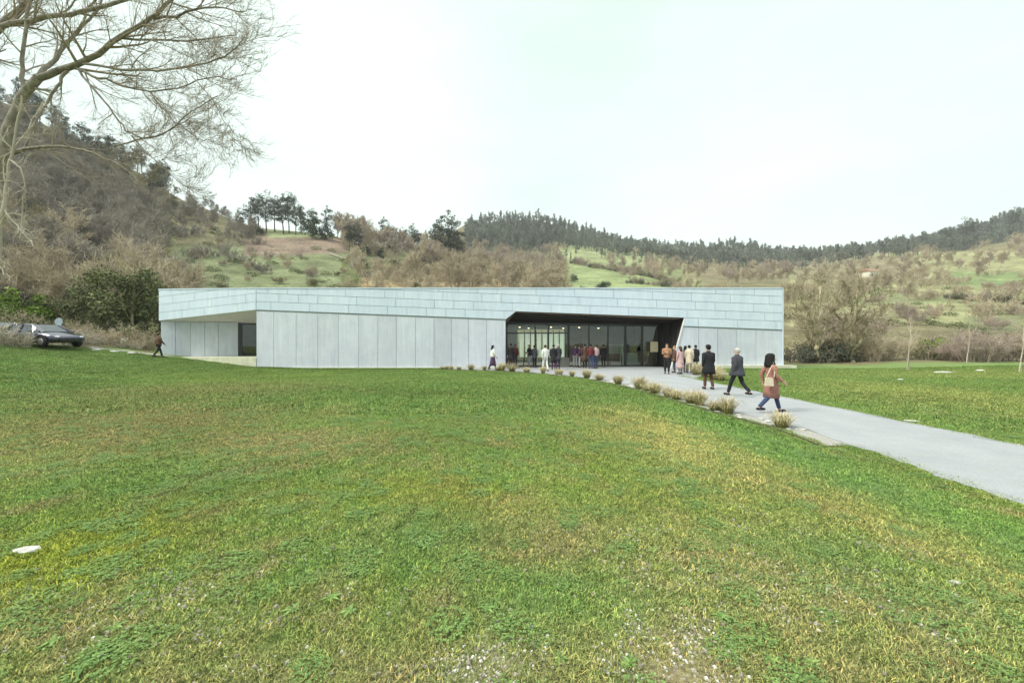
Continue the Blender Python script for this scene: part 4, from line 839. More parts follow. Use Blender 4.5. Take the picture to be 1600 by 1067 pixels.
mossy(1277, [[(1262, 520, 0), (1246, 500, .5), (1228, 488, 1)], [(1296, 528, 0), (1312, 520, .5), (1322, 500, .5)], [(1274, 505, -1), (1266, 480, -1), (1272, 440, -1)], [(1268, 500, 0), (1254, 470, -1), (1250, 445, -1)], [(1280, 490, 0), (1282, 458, 1), (1290, 425, 1)], [(1288, 510, 1), (1304, 480, 2), (1315, 450, 2)], [(1262, 505, 2), (1240, 470, 3), (1234, 446, 3)]], 'mossy wide-branching bare tree nearest the right corner of the museum', 21)
mossy(1334, [[(1348, 528, 0), (1366, 520, 1), (1388, 508, 1)], [(1354, 515, -1), (1372, 490, -1), (1382, 462, -1)], [(1318, 528, 0), (1300, 520, 0), (1290, 505, 0)], [(1332, 500, 0), (1328, 470, 0), (1318, 440, -1)], [(1342, 500, 1), (1350, 470, 2), (1362, 440, 2)], [(1322, 515, 1), (1308, 495, 1), (1300, 470, 1)], [(1340, 490, -1), (1346, 460, -2), (1340, 428, -2)]], 'mossy dark-limbed bare tree farther from the museum, above the dark shrubs', 22)
# saplings and posts on the right lawn
post_m = simple('weathered_wood', (.42, .36, .25), .85, .2, 8, bump=.2)
rng = np.random.default_rng(5)
for i, (px, Y, h, lab) in enumerate([(1417, 27.5, 3.4, 'thin pale sapling with a stake on the right lawn'), (1592, 24.5, 3.2, 'thin pale sapling at the right edge of the picture'), (1510, 33, 3.6, 'slender sapling in front of the mauve shrubs'), (1150, 60, 5, 'slender sapling rising above the right part of the roof')]):
    x, y, z = at(px, Y); br = []
    grow(rng, (0, 0, -.1), (.1, 0, 1), h, .035, 0, [(6, .05, .05, 9, .35, .3, .6, .3, .5), (4, .1, .1, 4, .2, .3, .6, .5, .6), (3, .1, .1, 0, 0, 0, 0, 0, 0)], br)
    r = empty('sapling', (x, y, z), 0, lab, 'sapling', None); ob('trunk', mesh_branches('trunk', br, bark_pale, levs=(0,)), r); ob('twigs', mesh_branches('twigs', br, bark_tan, levs=(1, 2), rmin=.006), r)
    if i < 2: tubeo('stake', [(.12, 0, -.1), (.12, 0, .9)], [.03, .03], post_m, r, 6); tubeo('tie', [(-.05, 0, .75), (.14, 0, .75)], [.014, .014], white_m, r, 5)
# tussocks of feather grass
tus_m, t = newmat('feather_grass', .7, .3)
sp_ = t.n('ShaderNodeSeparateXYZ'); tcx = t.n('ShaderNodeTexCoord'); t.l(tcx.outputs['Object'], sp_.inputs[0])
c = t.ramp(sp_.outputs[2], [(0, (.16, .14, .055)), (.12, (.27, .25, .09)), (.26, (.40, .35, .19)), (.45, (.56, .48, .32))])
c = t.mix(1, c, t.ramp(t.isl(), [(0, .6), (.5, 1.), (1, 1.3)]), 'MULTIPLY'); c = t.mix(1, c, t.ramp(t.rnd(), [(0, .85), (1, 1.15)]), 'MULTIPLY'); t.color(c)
def tussock(seed, n=620, h=.50):
    rng = np.random.default_rng(seed); qb = QB()
    for i in range(n):
        a = rng.uniform(0, 6.28); r = .15*math.sqrt(rng.uniform()); lean = rng.uniform(.1, 1.25)*(.45+r*4.5); hh = h*(rng.uniform(.45, 1.0) if rng.uniform() < .85 else rng.uniform(.9, 1.3))
        d = np.array([math.cos(a), math.sin(a), 0]); s = np.array([-d[1], d[0], 0])*.0032*rng.uniform(.8, 1.6); a2 = a+rng.normal()*.4; d2 = np.array([math.cos(a2), math.sin(a2), 0])
        base = d*r; pts = [base, base+d*hh*.22*lean+[0, 0, hh*.40], base+d*hh*.30*lean+d2*hh*.25*lean+[0, 0, hh*.74], base+d*hh*.42*lean+d2*hh*.45*lean+[0, 0, hh*(.98-.42*lean)]]
        V = []
        for j, p_ in enumerate(pts): w = [1, 1.1, 1.0, .5][j]; V += [p_-s*w, p_+s*w]
        qb.add(np.array(V), np.array([(0, 1, 3, 2), (2, 3, 5, 4), (4, 5, 7, 6)]))
    return qb.mesh('feather_grass', tus_m)
TS = [Kind([('blades', tussock(400+i))], single=True) for i in range(4)]
tl = [(1235, 9.2, .9), (1172, 10.9, 1.0), (1158, 11.4, .9), (1128, 12.3, 1.1), (1118, 12.8, .9), (1097, 13.6, 1.05), (1090, 14.1, .85), (1064, 15.1, 1.05), (1055, 15.9, .9), (1036, 16.5, 1.1), (1002, 18.3, 1.1), (968, 20.0, 1.05), (942, 21.3, 1.0), (918, 22.5, .95), (893, 23.6, 1.0), (868, 24.6, .95), (845, 25.4, 1.0), (826, 26.2, 1.25), (806, 26.8, 1.2), (790, 27.0, .9), (778, 27.3, .85), (764, 27.6, .9), (752, 27.9, .8), (738, 28.1, .7), (720, 28.2, .6), (705, 28.25, .6), (692, 28.3, .5)]
TLB = ['', '', 'behind the end one of the close row by the walking woman', 'below the striding man with grey hair', 'just left of the tussock below the striding man', 'below the man in the long black coat', 'half hidden left of the man in the long coat', 'right neighbour of the full pale one by the entrance group', 'small one between two full ones near the entrance group', '', 'standing free left of the full pale one', 'below the cream poster', 'below the reception desk', 'below the notice board', 'below the pair in jeans', 'below the two people in dark coats', 'right of the person dressed in white', 'left of the person dressed in white', 'below the dark table', 'at the left jamb of the entrance', 'just left of the entrance jamb', 'at the feet of the woman in the white top', 'left of the woman in the white top', 'sixth from the far left end', 'third small one from the far left end', 'second small one from the far left end', 'tiny one at the far left end of the row']
for i, (px, Y, s) in enumerate(tl):
    y = Y; x = pathleft(y)-.30-(.25 if y > 24 else 0); z = float(max(0, H(x, y)))+.01
    lab = 'feather grass tussock %s' % TLB[i]
    if i == 0: lab = 'nearest feather grass tussock, standing alone at the path edge'
    if i == 1: lab = 'feather grass tussock by the walking woman, end of the close row'
    if i == 9: lab = 'full pale tussock left of the group by the entrance corner'
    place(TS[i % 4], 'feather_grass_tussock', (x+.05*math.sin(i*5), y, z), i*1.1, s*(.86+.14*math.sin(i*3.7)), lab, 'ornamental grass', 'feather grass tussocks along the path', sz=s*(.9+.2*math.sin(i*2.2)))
for i, (px, Y, s) in enumerate([(1088, 23.5, 1.2), (1102, 22.0, 1.1), (1118, 20.6, 1.25), (1126, 20.0, .9), (1096, 24.5, 1.2)]):
    x, y, z = at(px, Y); x = max(x, 9.95)
    place(TS[i % 4], 'feather_grass_tussock', (x, y, z), i*2, s, ['yellowish tussock beside the man at the right of the entrance group', 'yellowish tussock left of the man in the long black coat', 'biggest yellowish tussock right of the man in the long black coat', 'smallest yellowish tussock right of the path', 'farthest yellowish tussock right of the path'][i], 'ornamental grass', 'feather grass tussocks right of the path', sz=s*1.3)
# pale stones and slabs
stone_m = simple('pale_stone', (.45, .44, .40), .9, .45, 14, bump=.3)
def stone(seed, rx, ry, rz_):
    rng = np.random.default_rng(seed); V = []; n = 9; m = 5
    for j in range(m+1):
        f = j/m*math.pi
        for k in range(n): a = k/n*2*math.pi; u = 1+.22*math.sin(a*2+seed)+.12*math.sin(a*3+seed*2+j); V.append((rx*math.sin(f)*math.cos(a)*u, ry*math.sin(f)*math.sin(a)*u, rz_*math.cos(f)))
    Fc = [(j*n+k, j*n+(k+1) % n, (j+1)*n+(k+1) % n, (j+1)*n+k) for j in range(m) for k in range(n)]
    return pmesh('stone', V, Fc, stone_m, True)
for nm, px, py, Y, sx_, sy_, sz_, lab in [('flat_stone', 42, 871, 3.0, .12, .05, .016, 'flat white stone in the turf at the left edge of the lawn'), ('stone_slab', 1474, 586, 25.2, .62, .25, .07, 'pale stone slab lying on the right lawn'), ('stone_slab', 1532, 583, 25.8, .32, .2, .07, 'smaller pale slab right of the long one on the lawn'), ('stone_slab', 1407, 600, 20, .16, .12, .05, 'small pale stone on the right lawn by the sapling'), ('stone_slab', 1455, 668, 9.9, .2, .12, .03, 'pale stone at the right edge of the path'), ('stone_slab', 1490, 920, 2.9, .05, .03, .015, 'small white stone in the turf at lower right')]:
    x, y, z = at(px, Y); 
    if nm == 'stone_slab' and py == 668: x = 9.95
    tag(ob(nm, stone(int(px), sx_, sy_, sz_), loc=(x, y, z+sz_*.4)), lab, 'stone')
rng = np.random.default_rng(15); V = []; Fc = []
for i in range(150):
    yq = rng.uniform(8.5, 28); xq = pathleft(yq)-rng.uniform(.0, .5); s = rng.uniform(.02, .06)*(1+yq/30); a = rng.uniform(0, 3); zz = .015+float(max(0, H(xq, yq)))
    b = box(-s, s, -s*.7, s*.7, -s*.2, s*.45); b = [(v[0]*math.cos(a)*rng.uniform(.8, 1.1)-v[1]*math.sin(a)+xq, v[0]*math.sin(a)+v[1]*math.cos(a)+yq, v[2]+zz) for v in b[0]]
    o_ = len(V); V += b; Fc += [tuple(q+o_ for q in f) for f in BOXF]
tag(ob('bed_stones', pmesh('bed_stones', V, Fc, stone_m)), 'loose white stones between the tussocks', kind='stuff')
# fallen pole and far house
pole = [P(515, 378, 120), P(525, 392, 119), P(540, 408, 118)]; pole = [np.array([p_[0], p_[1], float(H(p_[0], p_[1]))+.5]) for p_ in pole]
tag(tubeo('fallen_trunk', pole, [.3, .25, .2], bark_pale, None, 6), 'pale fallen trunk lying down the slope below the round dark bush', 'trunk')
rooft_m = simple('terracotta_roof', (.30, .17, .12), .85, .3, 2); wallh_m = simple('cream_wall', (.60, .56, .46), .85, .1, 1)
def house(px, Y, w, d, h, lab):
    x, y, z = at(px, Y); r = empty('house', (x, y, z), .3, lab, 'house')
    boxo('wall', -w/2, w/2, -d/2, d/2, -1, h, wallh_m, r)
    V = [(-w/2-.3, -d/2-.3, h), (w/2+.3, -d/2-.3, h), (w/2+.3, d/2+.3, h), (-w/2-.3, d/2+.3, h), (-w/2-.3, 0, h+d*.3), (w/2+.3, 0, h+d*.3)]
    ob('roof', pmesh('roof', V, [(0, 1, 5, 4), (2, 3, 4, 5), (0, 4, 3), (1, 2, 5), (3, 2, 1, 0)], rooft_m), r)
    for k in (-.25, .25): boxo('window', w*k-.4, w*k+.4, -d/2-.04, -d/2-.002, h*.4, h*.75, frame_m, r)
    return r
house(1357, 150, 5, 4, 3.2, 'small cream house glimpsed above the mossy trees')
# ---------------------------------------------------------------- grass, clover, pebbles near the camera
def tuft(seed, n, rad, h0, h1, w):
    rng = np.random.default_rng(seed); qb = QB(); V = []; Q = []
    a = rng.uniform(0, 6.28, n); r = rad*np.sqrt(rng.uniform(0, 1, n)); b = np.stack([np.cos(a)*r, np.sin(a)*r, np.zeros(n)-.004], 1)
    h = rng.uniform(h0, h1, n); la = rng.uniform(0, 6.28, n); ln = rng.uniform(.2, 1.5, n); d = np.stack([np.cos(la)*ln, np.sin(la)*ln, np.ones(n)], 1)
    sa = la+1.57+rng.normal(size=n)*.5; s = np.stack([np.cos(sa), np.sin(sa), np.zeros(n)], 1)*(w*rng.uniform(.6, 1.4, n))[:, None]
    m = b+d*(h*.5)[:, None]; tp = b+d*(h*.85)[:, None]; tp[:, 2] -= h*.12*ln
    V = np.stack([b-s, b+s, m+s*.8, m-s*.8, tp+s*.15, tp-s*.15], 1).reshape(-1, 3); i = np.arange(n)[:, None]*6
    Q = np.concatenate([i+np.array([0, 1, 2, 3]), i+np.array([3, 2, 4, 5])]); return qmesh('grass_tuft', V, Q, blade_m)
def cloverp(seed, n, rad, big=False):
    rng = np.random.default_rng(seed); Vs = []; Qs = []; k = 0
    for i in range(n):
        a = rng.uniform(0, 6.28); r = rad*math.sqrt(rng.uniform()); c = np.array([math.cos(a)*r, math.sin(a)*r, rng.uniform(.012, .03)])
        for j in range(3):
            c = c+rng.normal(size=3)*.0015
            th = rng.uniform(0, .5)+j*2.09+a; L = rng.uniform(.007, .013); u = np.array([math.cos(th), math.sin(th), rng.uniform(-.2, .35)]); w = np.array([-math.sin(th), math.cos(th), 0])*L*.5
            Vs.append([c, c+u*L*.6-w, c+u*L*1.15, c+u*L*.6+w]); Qs.append([k, k+1, k+2, k+3]); k += 4
    return qmesh('clover', np.array(Vs).reshape(-1, 3), Qs, clover_m)
def rosette(seed, n, L):
    rng = np.random.default_rng(seed); Vs = []; Qs = []; k = 0
    for i in range(n):
        th = i*6.28/n+rng.uniform(-.3, .3); l = L*rng.uniform(.6, 1.15); u = np.array([math.cos(th), math.sin(th), 0]); w = np.array([-u[1], u[0], 0])*l*.16; e_ = rng.uniform(.2, .7)
        p0 = np.array([0, 0, .004]); p1 = p0+u*l*.5+[0, 0, l*.28*e_]; p2 = p0+u*l+[0, 0, l*.2*e_]
        Vs += [p0-w*.25, p0+w*.25, p1+w, p1-w, p2+w*.25, p2-w*.25]; Qs += [[k, k+1, k+2, k+3], [k+3, k+2, k+4, k+5]]; k += 6
    return qmesh('rosette', np.array(Vs), Qs, clover_m)
def pebbles(seed, n, rad):
    rng = np.random.default_rng(seed); Vs = []; Qs = []
    for i in range(n):
        a = rng.uniform(0, 6.28); r = rad*math.sqrt(rng.uniform()); s = .003+.012*rng.uniform()**2.2; c = (math.cos(a)*r, math.sin(a)*r, s*.5); o_ = len(Vs)
        for x_, y_, z_ in [(-1, -.8, -.6), (.9, -1, -.6), (1.1, .8, -.6), (-.8, 1, -.6), (-.6, -.5, .5), (.6, -.6, .6), (.6, .5, .5), (-.5, .6, .6)]:
            Vs.append((c[0]+x_*s*rng.uniform(.7, 1.2), c[1]+y_*s*rng.uniform(.6, 1.1), c[2]*.6+z_*s*.55)); 
        Qs += [tuple(q+o_ for q in f) for f in BOXF]
    return qmesh('pebbles', np.array(Vs), Qs, peb_m)
peb_m, t = newmat('pebbles', .8, .3); t.color(t.ramp(t.isl(), [(0, (.16, .13, .10)), (.5, (.30, .27, .22)), (.85, (.46, .43, .38)), (1, (.66, .64, .60))]))
protos = [tuft(500, 360, .17, .010, .030, .0024), tuft(501, 360, .17, .008, .026, .0026), tuft(502, 300, .17, .012, .042, .0021), tuft(503, 240, .30, .03, .06, .004), tuft(504, 240, .30, .03, .07, .004),
          cloverp(505, 110, .12), cloverp(506, 90, .12), rosette(507, 14, .055), rosette(508, 11, .045), pebbles(509, 26, .10), pebbles(510, 12, .15)]
rg = np.random.default_rng(33)
def onlawn(x, y): 
    px = CX+F*x/np.maximum(y, .5)
    edge = np.where(px < 160, 28.6, np.where(px < 240, 29.8, 33.5))
    ok = (y < edge) & ~((x > XL-8.3) & (x < 20.6) & (y > 29.0-.4+0*(x)) & ~((x < XL) & (y < 29-(x-XL)*.146))) 
    pl = np.where(y > 28.25, -5.2, np.interp(y, pe[:, 1], pe[:, 0])-.62*np.where(y > 7.6, 1, 0)-np.interp(y, [15, 20, 25, 28], [0, .05, .35, .6]))
    pr = np.where(y < 21, 9.74, np.interp(y, [21, 22.5, 24, 28.3], [9.8, 10.7, 13.3, 14.1]))
    return ok & ~((x > pl) & (x < pr))
def pts_grid(y0, y1, step, jit=.5):
    out = []
    y = y0
    while y < y1:
        hw = 1.55*max(y, 1.0)+1.2+y*.08; xs_ = np.arange(-hw, hw, step); out.append(np.stack([xs_+rg.uniform(-jit, jit, len(xs_))*step, np.full(len(xs_), y)+rg.uniform(-jit, jit, len(xs_))*step], 1)); y += step
    return np.concatenate(out)
PT = []
def addp(xy, pids, s0, s1):
    xy = xy[onlawn(xy[:, 0], xy[:, 1])]; n = len(xy); z = H(xy[:, 0], xy[:, 1]); PT.append((np.column_stack([xy, z]), rg.choice(pids, n), rg.uniform(s0, s1, n)))
addp(pts_grid(-1.2, .9, .15), [0, 1, 2], 1.0, 1.4); addp(pts_grid(.9, 4.5, .105), [0, 1, 2], .75, 1.15)
addp(pts_grid(4.5, 9, .17), [0, 1, 2], 1.0, 1.4)
addp(pts_grid(9, 29.2, .33), [3, 4], 1.0, 1.4)
# grass creeping over the path edges
ye = rg.uniform(2.5, 23, 900); e1 = np.stack([np.full(900, 9.78)+rg.uniform(-.10, .12, 900), ye], 1); e2 = np.stack([np.interp(ye, pe[:, 1], pe[:, 0])-np.where(ye > 7.6, .62, 0)+rg.uniform(-.12, .06, 900), ye], 1)
for e_ in (e1, e2): PT.append((np.column_stack([e_, H(e_[:, 0], e_[:, 1])+.012]), rg.choice([0, 1, 2], 900), rg.uniform(.7, 1.5, 900)))
# rank grass at the foot of the walls
xe = np.concatenate([rg.uniform(XL, -5, 500), rg.uniform(14, 20.5, 260)]); e_ = np.stack([xe, np.where(xe < 0, 28.86, 28.45)+rg.uniform(-.1, .08, len(xe))], 1); PT.append((np.column_stack([e_, H(e_[:, 0], e_[:, 1])]), rg.choice([3, 4], len(xe)), rg.uniform(1.0, 2.2, len(xe))))
# clover and rosettes in drifts
c = pts_grid(.9, 9, .2); m = (vnoise(c[:, 0], c[:, 1], 1.9, 2)+.6*vnoise(c[:, 0], c[:, 1], 5, 4)+rg.normal(size=len(c))*.35) > .25; addp(c[m], [5, 6], .6, 1.2)
c = pts_grid(.9, 9, .32); addp(c[rg.uniform(size=len(c)) < .5], [7, 8], .4, 1.2)
c = pts_grid(.9, 3.2, .5); addp(c, [7], .6, 1.3) if False else None
ro = np.array([(-2.42, 2.05), (-2.2, 2.2), (-.95, 2.32), (-1.0, 2.95), (.25, 1.98), (.55, 1.95), (1.3, 2.0), (2.0, 3.4), (2.3, 3.4), (-.35, 3.0)]); addp(ro, [7, 8], .7, 1.25)
# pebbly bald spots
for (cx_, cy_, rx_, ry_, n_, ids) in [(-.15, 1.92, .4, .2, 22, [9]), (.85, 2.05, .4, .32, 28, [9]), (-1.6, 2.4, .9, .6, 46, [9, 10]), (-2.6, 2.6, .7, .5, 24, [9, 10]), (1.5, 2.65, .7, .4, 36, [9, 10]), (-2.1, 3.3, 1.2, .5, 20, [10]), (2.6, 2.6, .7, .5, 34, [10, 9]), (0, 2.6, 2.8, 1.2, 70, [10]), (1.0, 3.1, .9, .4, 26, [10]), (3.2, 3.4, .35, .25, 18, [9, 10]), (-7, 6.5, 2, 1, 40, [10]), (-3.0, 2.3, .6, .4, 26, [9, 10]), (2.9, 3.6, 1.0, .5, 22, [10])]:
    a = rg.uniform(0, 6.28, n_); r = np.sqrt(rg.uniform(size=n_)); addp(np.stack([cx_+np.cos(a)*r*rx_, cy_+np.sin(a)*r*ry_], 1), ids, .7, 1.25)
pts = np.concatenate([p_[0] for p_ in PT]); pid = np.concatenate([p_[1] for p_ in PT]); sc_ = np.concatenate([p_[2] for p_ in PT])
# thin the turf where pebbles show

bald = np.zeros(len(pts), bool)
for (cx_, cy_, rx_, ry_) in [(-.15, 1.92, .38, .18), (.85, 2.05, .32, .24), (1.6, 2.65, .35, .12), (-1.6, 2.25, .25, .15)]:
    d = ((pts[:, 0]-cx_)/rx_)**2+((pts[:, 1]-cy_)/ry_)**2; bald |= (d < 1) & (pid < 9)
keep = ~bald | (rg.uniform(size=len(pts)) < .42); pts, pid, sc_ = pts[keep], pid[keep], sc_[keep]
bare = (vnoise(pts[:, 0], pts[:, 1], 2.2, 9) > .62) & (pts[:, 1] < 6) & (pid < 3); sc_ = np.where(bare, sc_*.62, sc_)
instancer('lawn_grass', protos, pts, pid, sc_, rg.uniform(0, 6.28, len(pts)), [blade_m, clover_m, peb_m], 'short grass, clover, weeds and pebbles of the lawn')

# ---------------------------------------------------------------- people
def cloth(name, col, var=.2): return simple(name, col, .85, var, 14, bump=.3)
SKIN = [simple('skin_light', (.52, .33, .25), .55, .06, 6), simple('skin_tan', (.40, .25, .18), .55, .06, 6)]
CL = dict(black=cloth('cloth_black', (.016, .016, .019)), navy=cloth('cloth_navy', (.022, .025, .045)), charcoal=cloth('cloth_charcoal', (.05, .05, .062)), brown=cloth('cloth_brown', (.10, .055, .035)), jeans=cloth('cloth_jeans', (.045, .06, .13)), rose=cloth('cloth_rose_brown', (.30, .145, .115)),
          white=cloth('cloth_white', (.70, .69, .66), .06), cream=cloth('cloth_cream', (.55, .48, .36)), tan=cloth('cloth_tan', (.33, .18, .10)), pink=cloth('cloth_pink', (.50, .34, .34)), purple=cloth('cloth_purple', (.07, .035, .08)), red=cloth('cloth_dark_red', (.12, .025, .03)), olive=cloth('cloth_olive', (.13, .12, .06)), grey=cloth('cloth_grey', (.28, .28, .29)))
HAIR = dict(black=cloth('hair_black', (.010, .009, .009)), brown=cloth('hair_brown', (.06, .035, .022)), grey=cloth('hair_grey', (.40, .38, .36)), blond=cloth('hair_blond', (.30, .20, .10)))
eye_m = simple('eye', (.03, .02, .02), .2, .1, 3); lip_m = simple('lips', (.38, .15, .13), .5, .1, 3)
TMP = bpy.data.scenes.new('workbench')
def skin_mesh(name, V, E, Rr, mats, root=0, sub=1):
    me = bpy.data.meshes.new('tmp'); me.from_pydata([tuple(v) for v in V], E, []); o = bpy.data.objects.new('tmp', me); TMP.collection.objects.link(o)
    o.modifiers.new('s', 'SKIN'); sv = me.skin_vertices[0].data
    for i, r in enumerate(Rr): sv[i].radius = r if isinstance(r, tuple) else (r, r)
    for r_ in (root if isinstance(root, (list, tuple)) else [root]): sv[r_].use_root = True
    s = o.modifiers.new('u', 'SUBSURF'); s.levels = sub; s.render_levels = sub
    vl = TMP.view_layers[0]; vl.update(); dg = vl.depsgraph; out = bpy.data.meshes.new_from_object(o.evaluated_get(dg)); out.name = name
    bpy.data.objects.remove(o); bpy.data.meshes.remove(me)
    out.materials.clear()
    for m in mats: out.materials.append(m)
    out.polygons.foreach_set('use_smooth', [True]*len(out.polygons)); return out
def mesh_arr(me):
    V = [tuple(v.co) for v in me.vertices]; return V, [tuple(p.vertices) for p in me.polygons]
def sphere(c, r, n=12, m=8, f=None):
    V = [(c[0], c[1], c[2]+r[2])]
    for j in range(1, m):
        a = math.pi*j/m
        for k in range(n): b = 2*math.pi*k/n; V.append((c[0]+r[0]*math.sin(a)*math.cos(b), c[1]+r[1]*math.sin(a)*math.sin(b), c[2]+r[2]*math.cos(a)))
    V.append((c[0], c[1], c[2]-r[2])); Fc = [(0, 1+k, 1+(k+1) % n) for k in range(n)]
    for j in range(m-2): Fc += [(1+j*n+k, 1+(j+1)*n+k, 1+(j+1)*n+(k+1) % n, 1+j*n+(k+1) % n) for k in range(n)]
    l = len(V)-1; Fc += [(l, 1+(m-2)*n+(k+1) % n, 1+(m-2)*n+k) for k in range(n)]
    if f: V = [f(v) for v in V]
    return V, Fc
def ringloft(name, rings, mat, n=16):
    """rings: (centre, rx, ry) stacked; closed top and bottom"""
    V = []; 
    for (c, rx, ry) in rings:
        for k in range(n): b = 2*math.pi*k/n; V.append((c[0]+rx*math.cos(b), c[1]+ry*math.sin(b), c[2]))
    Fc = [(j*n+k, j*n+(k+1) % n, (j+1)*n+(k+1) % n, (j+1)*n+k) for j in range(len(rings)-1) for k in range(n)]
    Fc += [tuple(range(n-1, -1, -1)), tuple((len(rings)-1)*n+k for k in range(n))]
    return pmesh(name, V, Fc, mat, True)
def person(loc, rz, label, h=1.72, top='black', legs='black', hair='black', skin=0, stride=0.0, coat=.0, skirt=None, armb=.3, arms=(0, 0), hood=False, bulk=1.0, longhair=False, bag=None, head_turn=0.0, group=None, sub=1, hat=None, fold=False):
    k = h/1.75; root = empty('person', loc, rz, label, 'person', group); root.scale = (k, k, k)
    # forward = +Y ; legs
    def leg(sx, sw):
        hip = np.array([sx*.095, 0, .90]); kb = max(0, -sw)*.9+.08
        knee = hip+.43*np.array([0, math.sin(sw+.06), -math.cos(sw+.06)]); an = knee+.41*np.array([0, math.sin(sw-kb), -math.cos(sw-kb)])
        return hip, knee, an
    Lg = {}
    for sx, sw in ((-1, stride), (1, -stride)): Lg[sx] = leg(sx, sw)
    low = min(l_[2][2] for l_ in Lg.values()); dz = .085-low
    for sx in Lg: Lg[sx] = tuple(q+[0, 0, dz] for q in Lg[sx])
    Z = dz
    def arm(sx, sw, bend):
        sh = np.array([sx*.18*bulk**.3, 0, 1.42+Z]); a = sw
        el = sh+.29*np.array([sx*.17, math.sin(a), -math.cos(a)]); 
        if fold: wr = el+.24*nrm([-sx*.55, .8, .35])
        else: wr = el+.25*np.array([-sx*.05, math.sin(a+bend), -math.cos(a+bend)])
        return sh, el, wr
    Ar = {-1: arm(-1, -stride*.8+arms[0], armb), 1: arm(1, stride*.8+arms[1], armb)}
    V = [(0, 0, .95+Z), (0, .0, 1.10+Z), (0, .005, 1.26+Z), (0, 0, 1.40+Z), (0, .01, 1.49+Z), (0, .02, 1.55+Z), (0, .015, 1.64+Z), (0, .012, 1.70+Z)]
    Rr = [(.13, .10), (.115, .09), (.13, .095), (.08, .055), (.052, .055), (.062, .078), (.076, .096), (.055, .07)]; E = [(i, i+1) for i in range(7)]
    for sx in (-1, 1):
        hip, knee, an = Lg[sx]; b = len(V); V += [hip, (hip+knee)/2, knee, (knee*.6+an*.4), an, an+[0, .07, -.045], an+[0, .15, -.055]]; Rr += [.085, .075, .052, .05, .036, (.035, .03), (.03, .02)]
        E += [(0, b)]+[(b+i, b+i+1) for i in range(6)]
    hands = []
    for sx in (-1, 1):
        sh, el, wr = Ar[sx]; d = nrm(wr-el); b = len(V); V += [sh, (sh+el)/2, el, wr, wr+d*.045, wr+d*.085]; Rr += [.035, .040, .036, .024, (.035, .018), (.034, .014)]
        E += [(3, b)]+[(b+i, b+i+1) for i in range(5)]; hands.append((sx, wr, d))
    bm = skin_mesh('body', V, E, Rr, [SKIN[skin]], sub=sub)
    pieces = [mesh_arr(bm)]; mi = [0]*len(bm.polygons); bpy.data.meshes.remove(bm)
    # fingers rooted in the palm
    FV = []; FE = []; FR = []; roots = []
    for sx, wr, d in hands:
        side = nrm(np.cross(d, [0, 0, 1.] if abs(d[2]) < .8 else [1., 0, 0])); side = nrm([0, 1, 0]-d*d[1]) if abs(d[1]) < .8 else side; pal = nrm(np.cross(d, side))*(-sx)
        if np.dot(pal, [-sx, 0, 0]) < 0: pal = -pal
        for j, (off, ln) in enumerate([(.026, .07), (.009, .078), (-.009, .073), (-.026, .058)]):
            p0 = wr+d*.07+side*off; b = len(FV); p1 = p0+d*ln*.45+pal*.006; p2 = p1+nrm(d+pal*.5)*ln*.32; p3 = p2+nrm(d+pal*1.0)*ln*.25
            FV += [p0, p1, p2, p3]; FE += [(b, b+1), (b+1, b+2), (b+2, b+3)]; FR += [.009, .009, .008, .007]; roots.append(b)
        b = len(FV); p0 = wr+d*.02+side*.022; p1 = p0+nrm(d+side*.9+pal*.3)*.035; p2 = p1+nrm(d+side*.2+pal*.4)*.03; FV += [p0, p1, p2]; FE += [(b, b+1), (b+1, b+2)]; FR += [.011, .010, .008]; roots.append(b)
    fm = skin_mesh('f', FV, FE, FR, [SKIN[skin]], root=roots, sub=0); pieces.append(mesh_arr(fm)); mi += [0]*len(fm.polygons); bpy.data.meshes.remove(fm)
    ct, st = math.cos(head_turn), math.sin(head_turn); hc = (0, .015, 1.63+Z)
    def turn(v): x, y = v[0], v[1]-hc[1]; return (x*ct-y*st, x*st+y*ct+hc[1], v[2])
    for c, r, m in [((0, .125, 1.60+Z), (.012, .022, .022), 0), ((-.033, .094, 1.632+Z), (.012, .01, .008), 1), ((.033, .094, 1.632+Z), (.012, .01, .008), 1), ((0, .102, 1.562+Z), (.022, .010, .007), 2), ((-.080, .01, 1.61+Z), (.010, .02, .032), 0), ((.080, .01, 1.61+Z), (.010, .02, .032), 0)]:
        V2, F2 = sphere(c, r, 8, 6, turn); pieces.append((V2, F2)); mi += [m]*len(F2)
    V2, F2 = join(pieces); me = pmesh('body', V2, F2, [SKIN[skin], eye_m, lip_m], True); me.polygons.foreach_set('material_index', mi); ob('body', me, root)
    # hair
    def hf(v):
        x, y, z = v
        if y > .05 and z < 1.665+Z: y = .05
        return turn((x, y, z))
    hp = [sphere((0, .0, 1.655+Z), (.092, .112, .105), 14, 10, hf)]
    if longhair: hp.append(sphere((0, -.06, 1.52+Z), (.10, .07, .20), 12, 8, turn))
    V2, F2 = join(hp); ob('hair', pmesh('hair', V2, F2, HAIR[hair], True), root)
    if hood: ob('hood', ringloft('hood', [((0, -.05, 1.36+Z), .06, .05), ((0, -.045, 1.38+Z), .17, .13), ((0, -.04, 1.46+Z), .18, .145), ((0, -.045, 1.53+Z), .145, .13), ((0, -.04, 1.62+Z), .125, .125), ((0, -.03, 1.70+Z), .118, .13), ((0, -.02, 1.76+Z), .085, .10), ((0, -.015, 1.785+Z), .03, .04)], HAIR[hair]), root)
    if hat is not None: V2, F2 = sphere((0, .01, 1.70+Z), (.098, .118, .085), 14, 8, lambda v: turn((v[0], v[1], max(v[2], 1.665+Z)))); ob('cap', pmesh('cap', V2, F2, CL[hat], True), root)
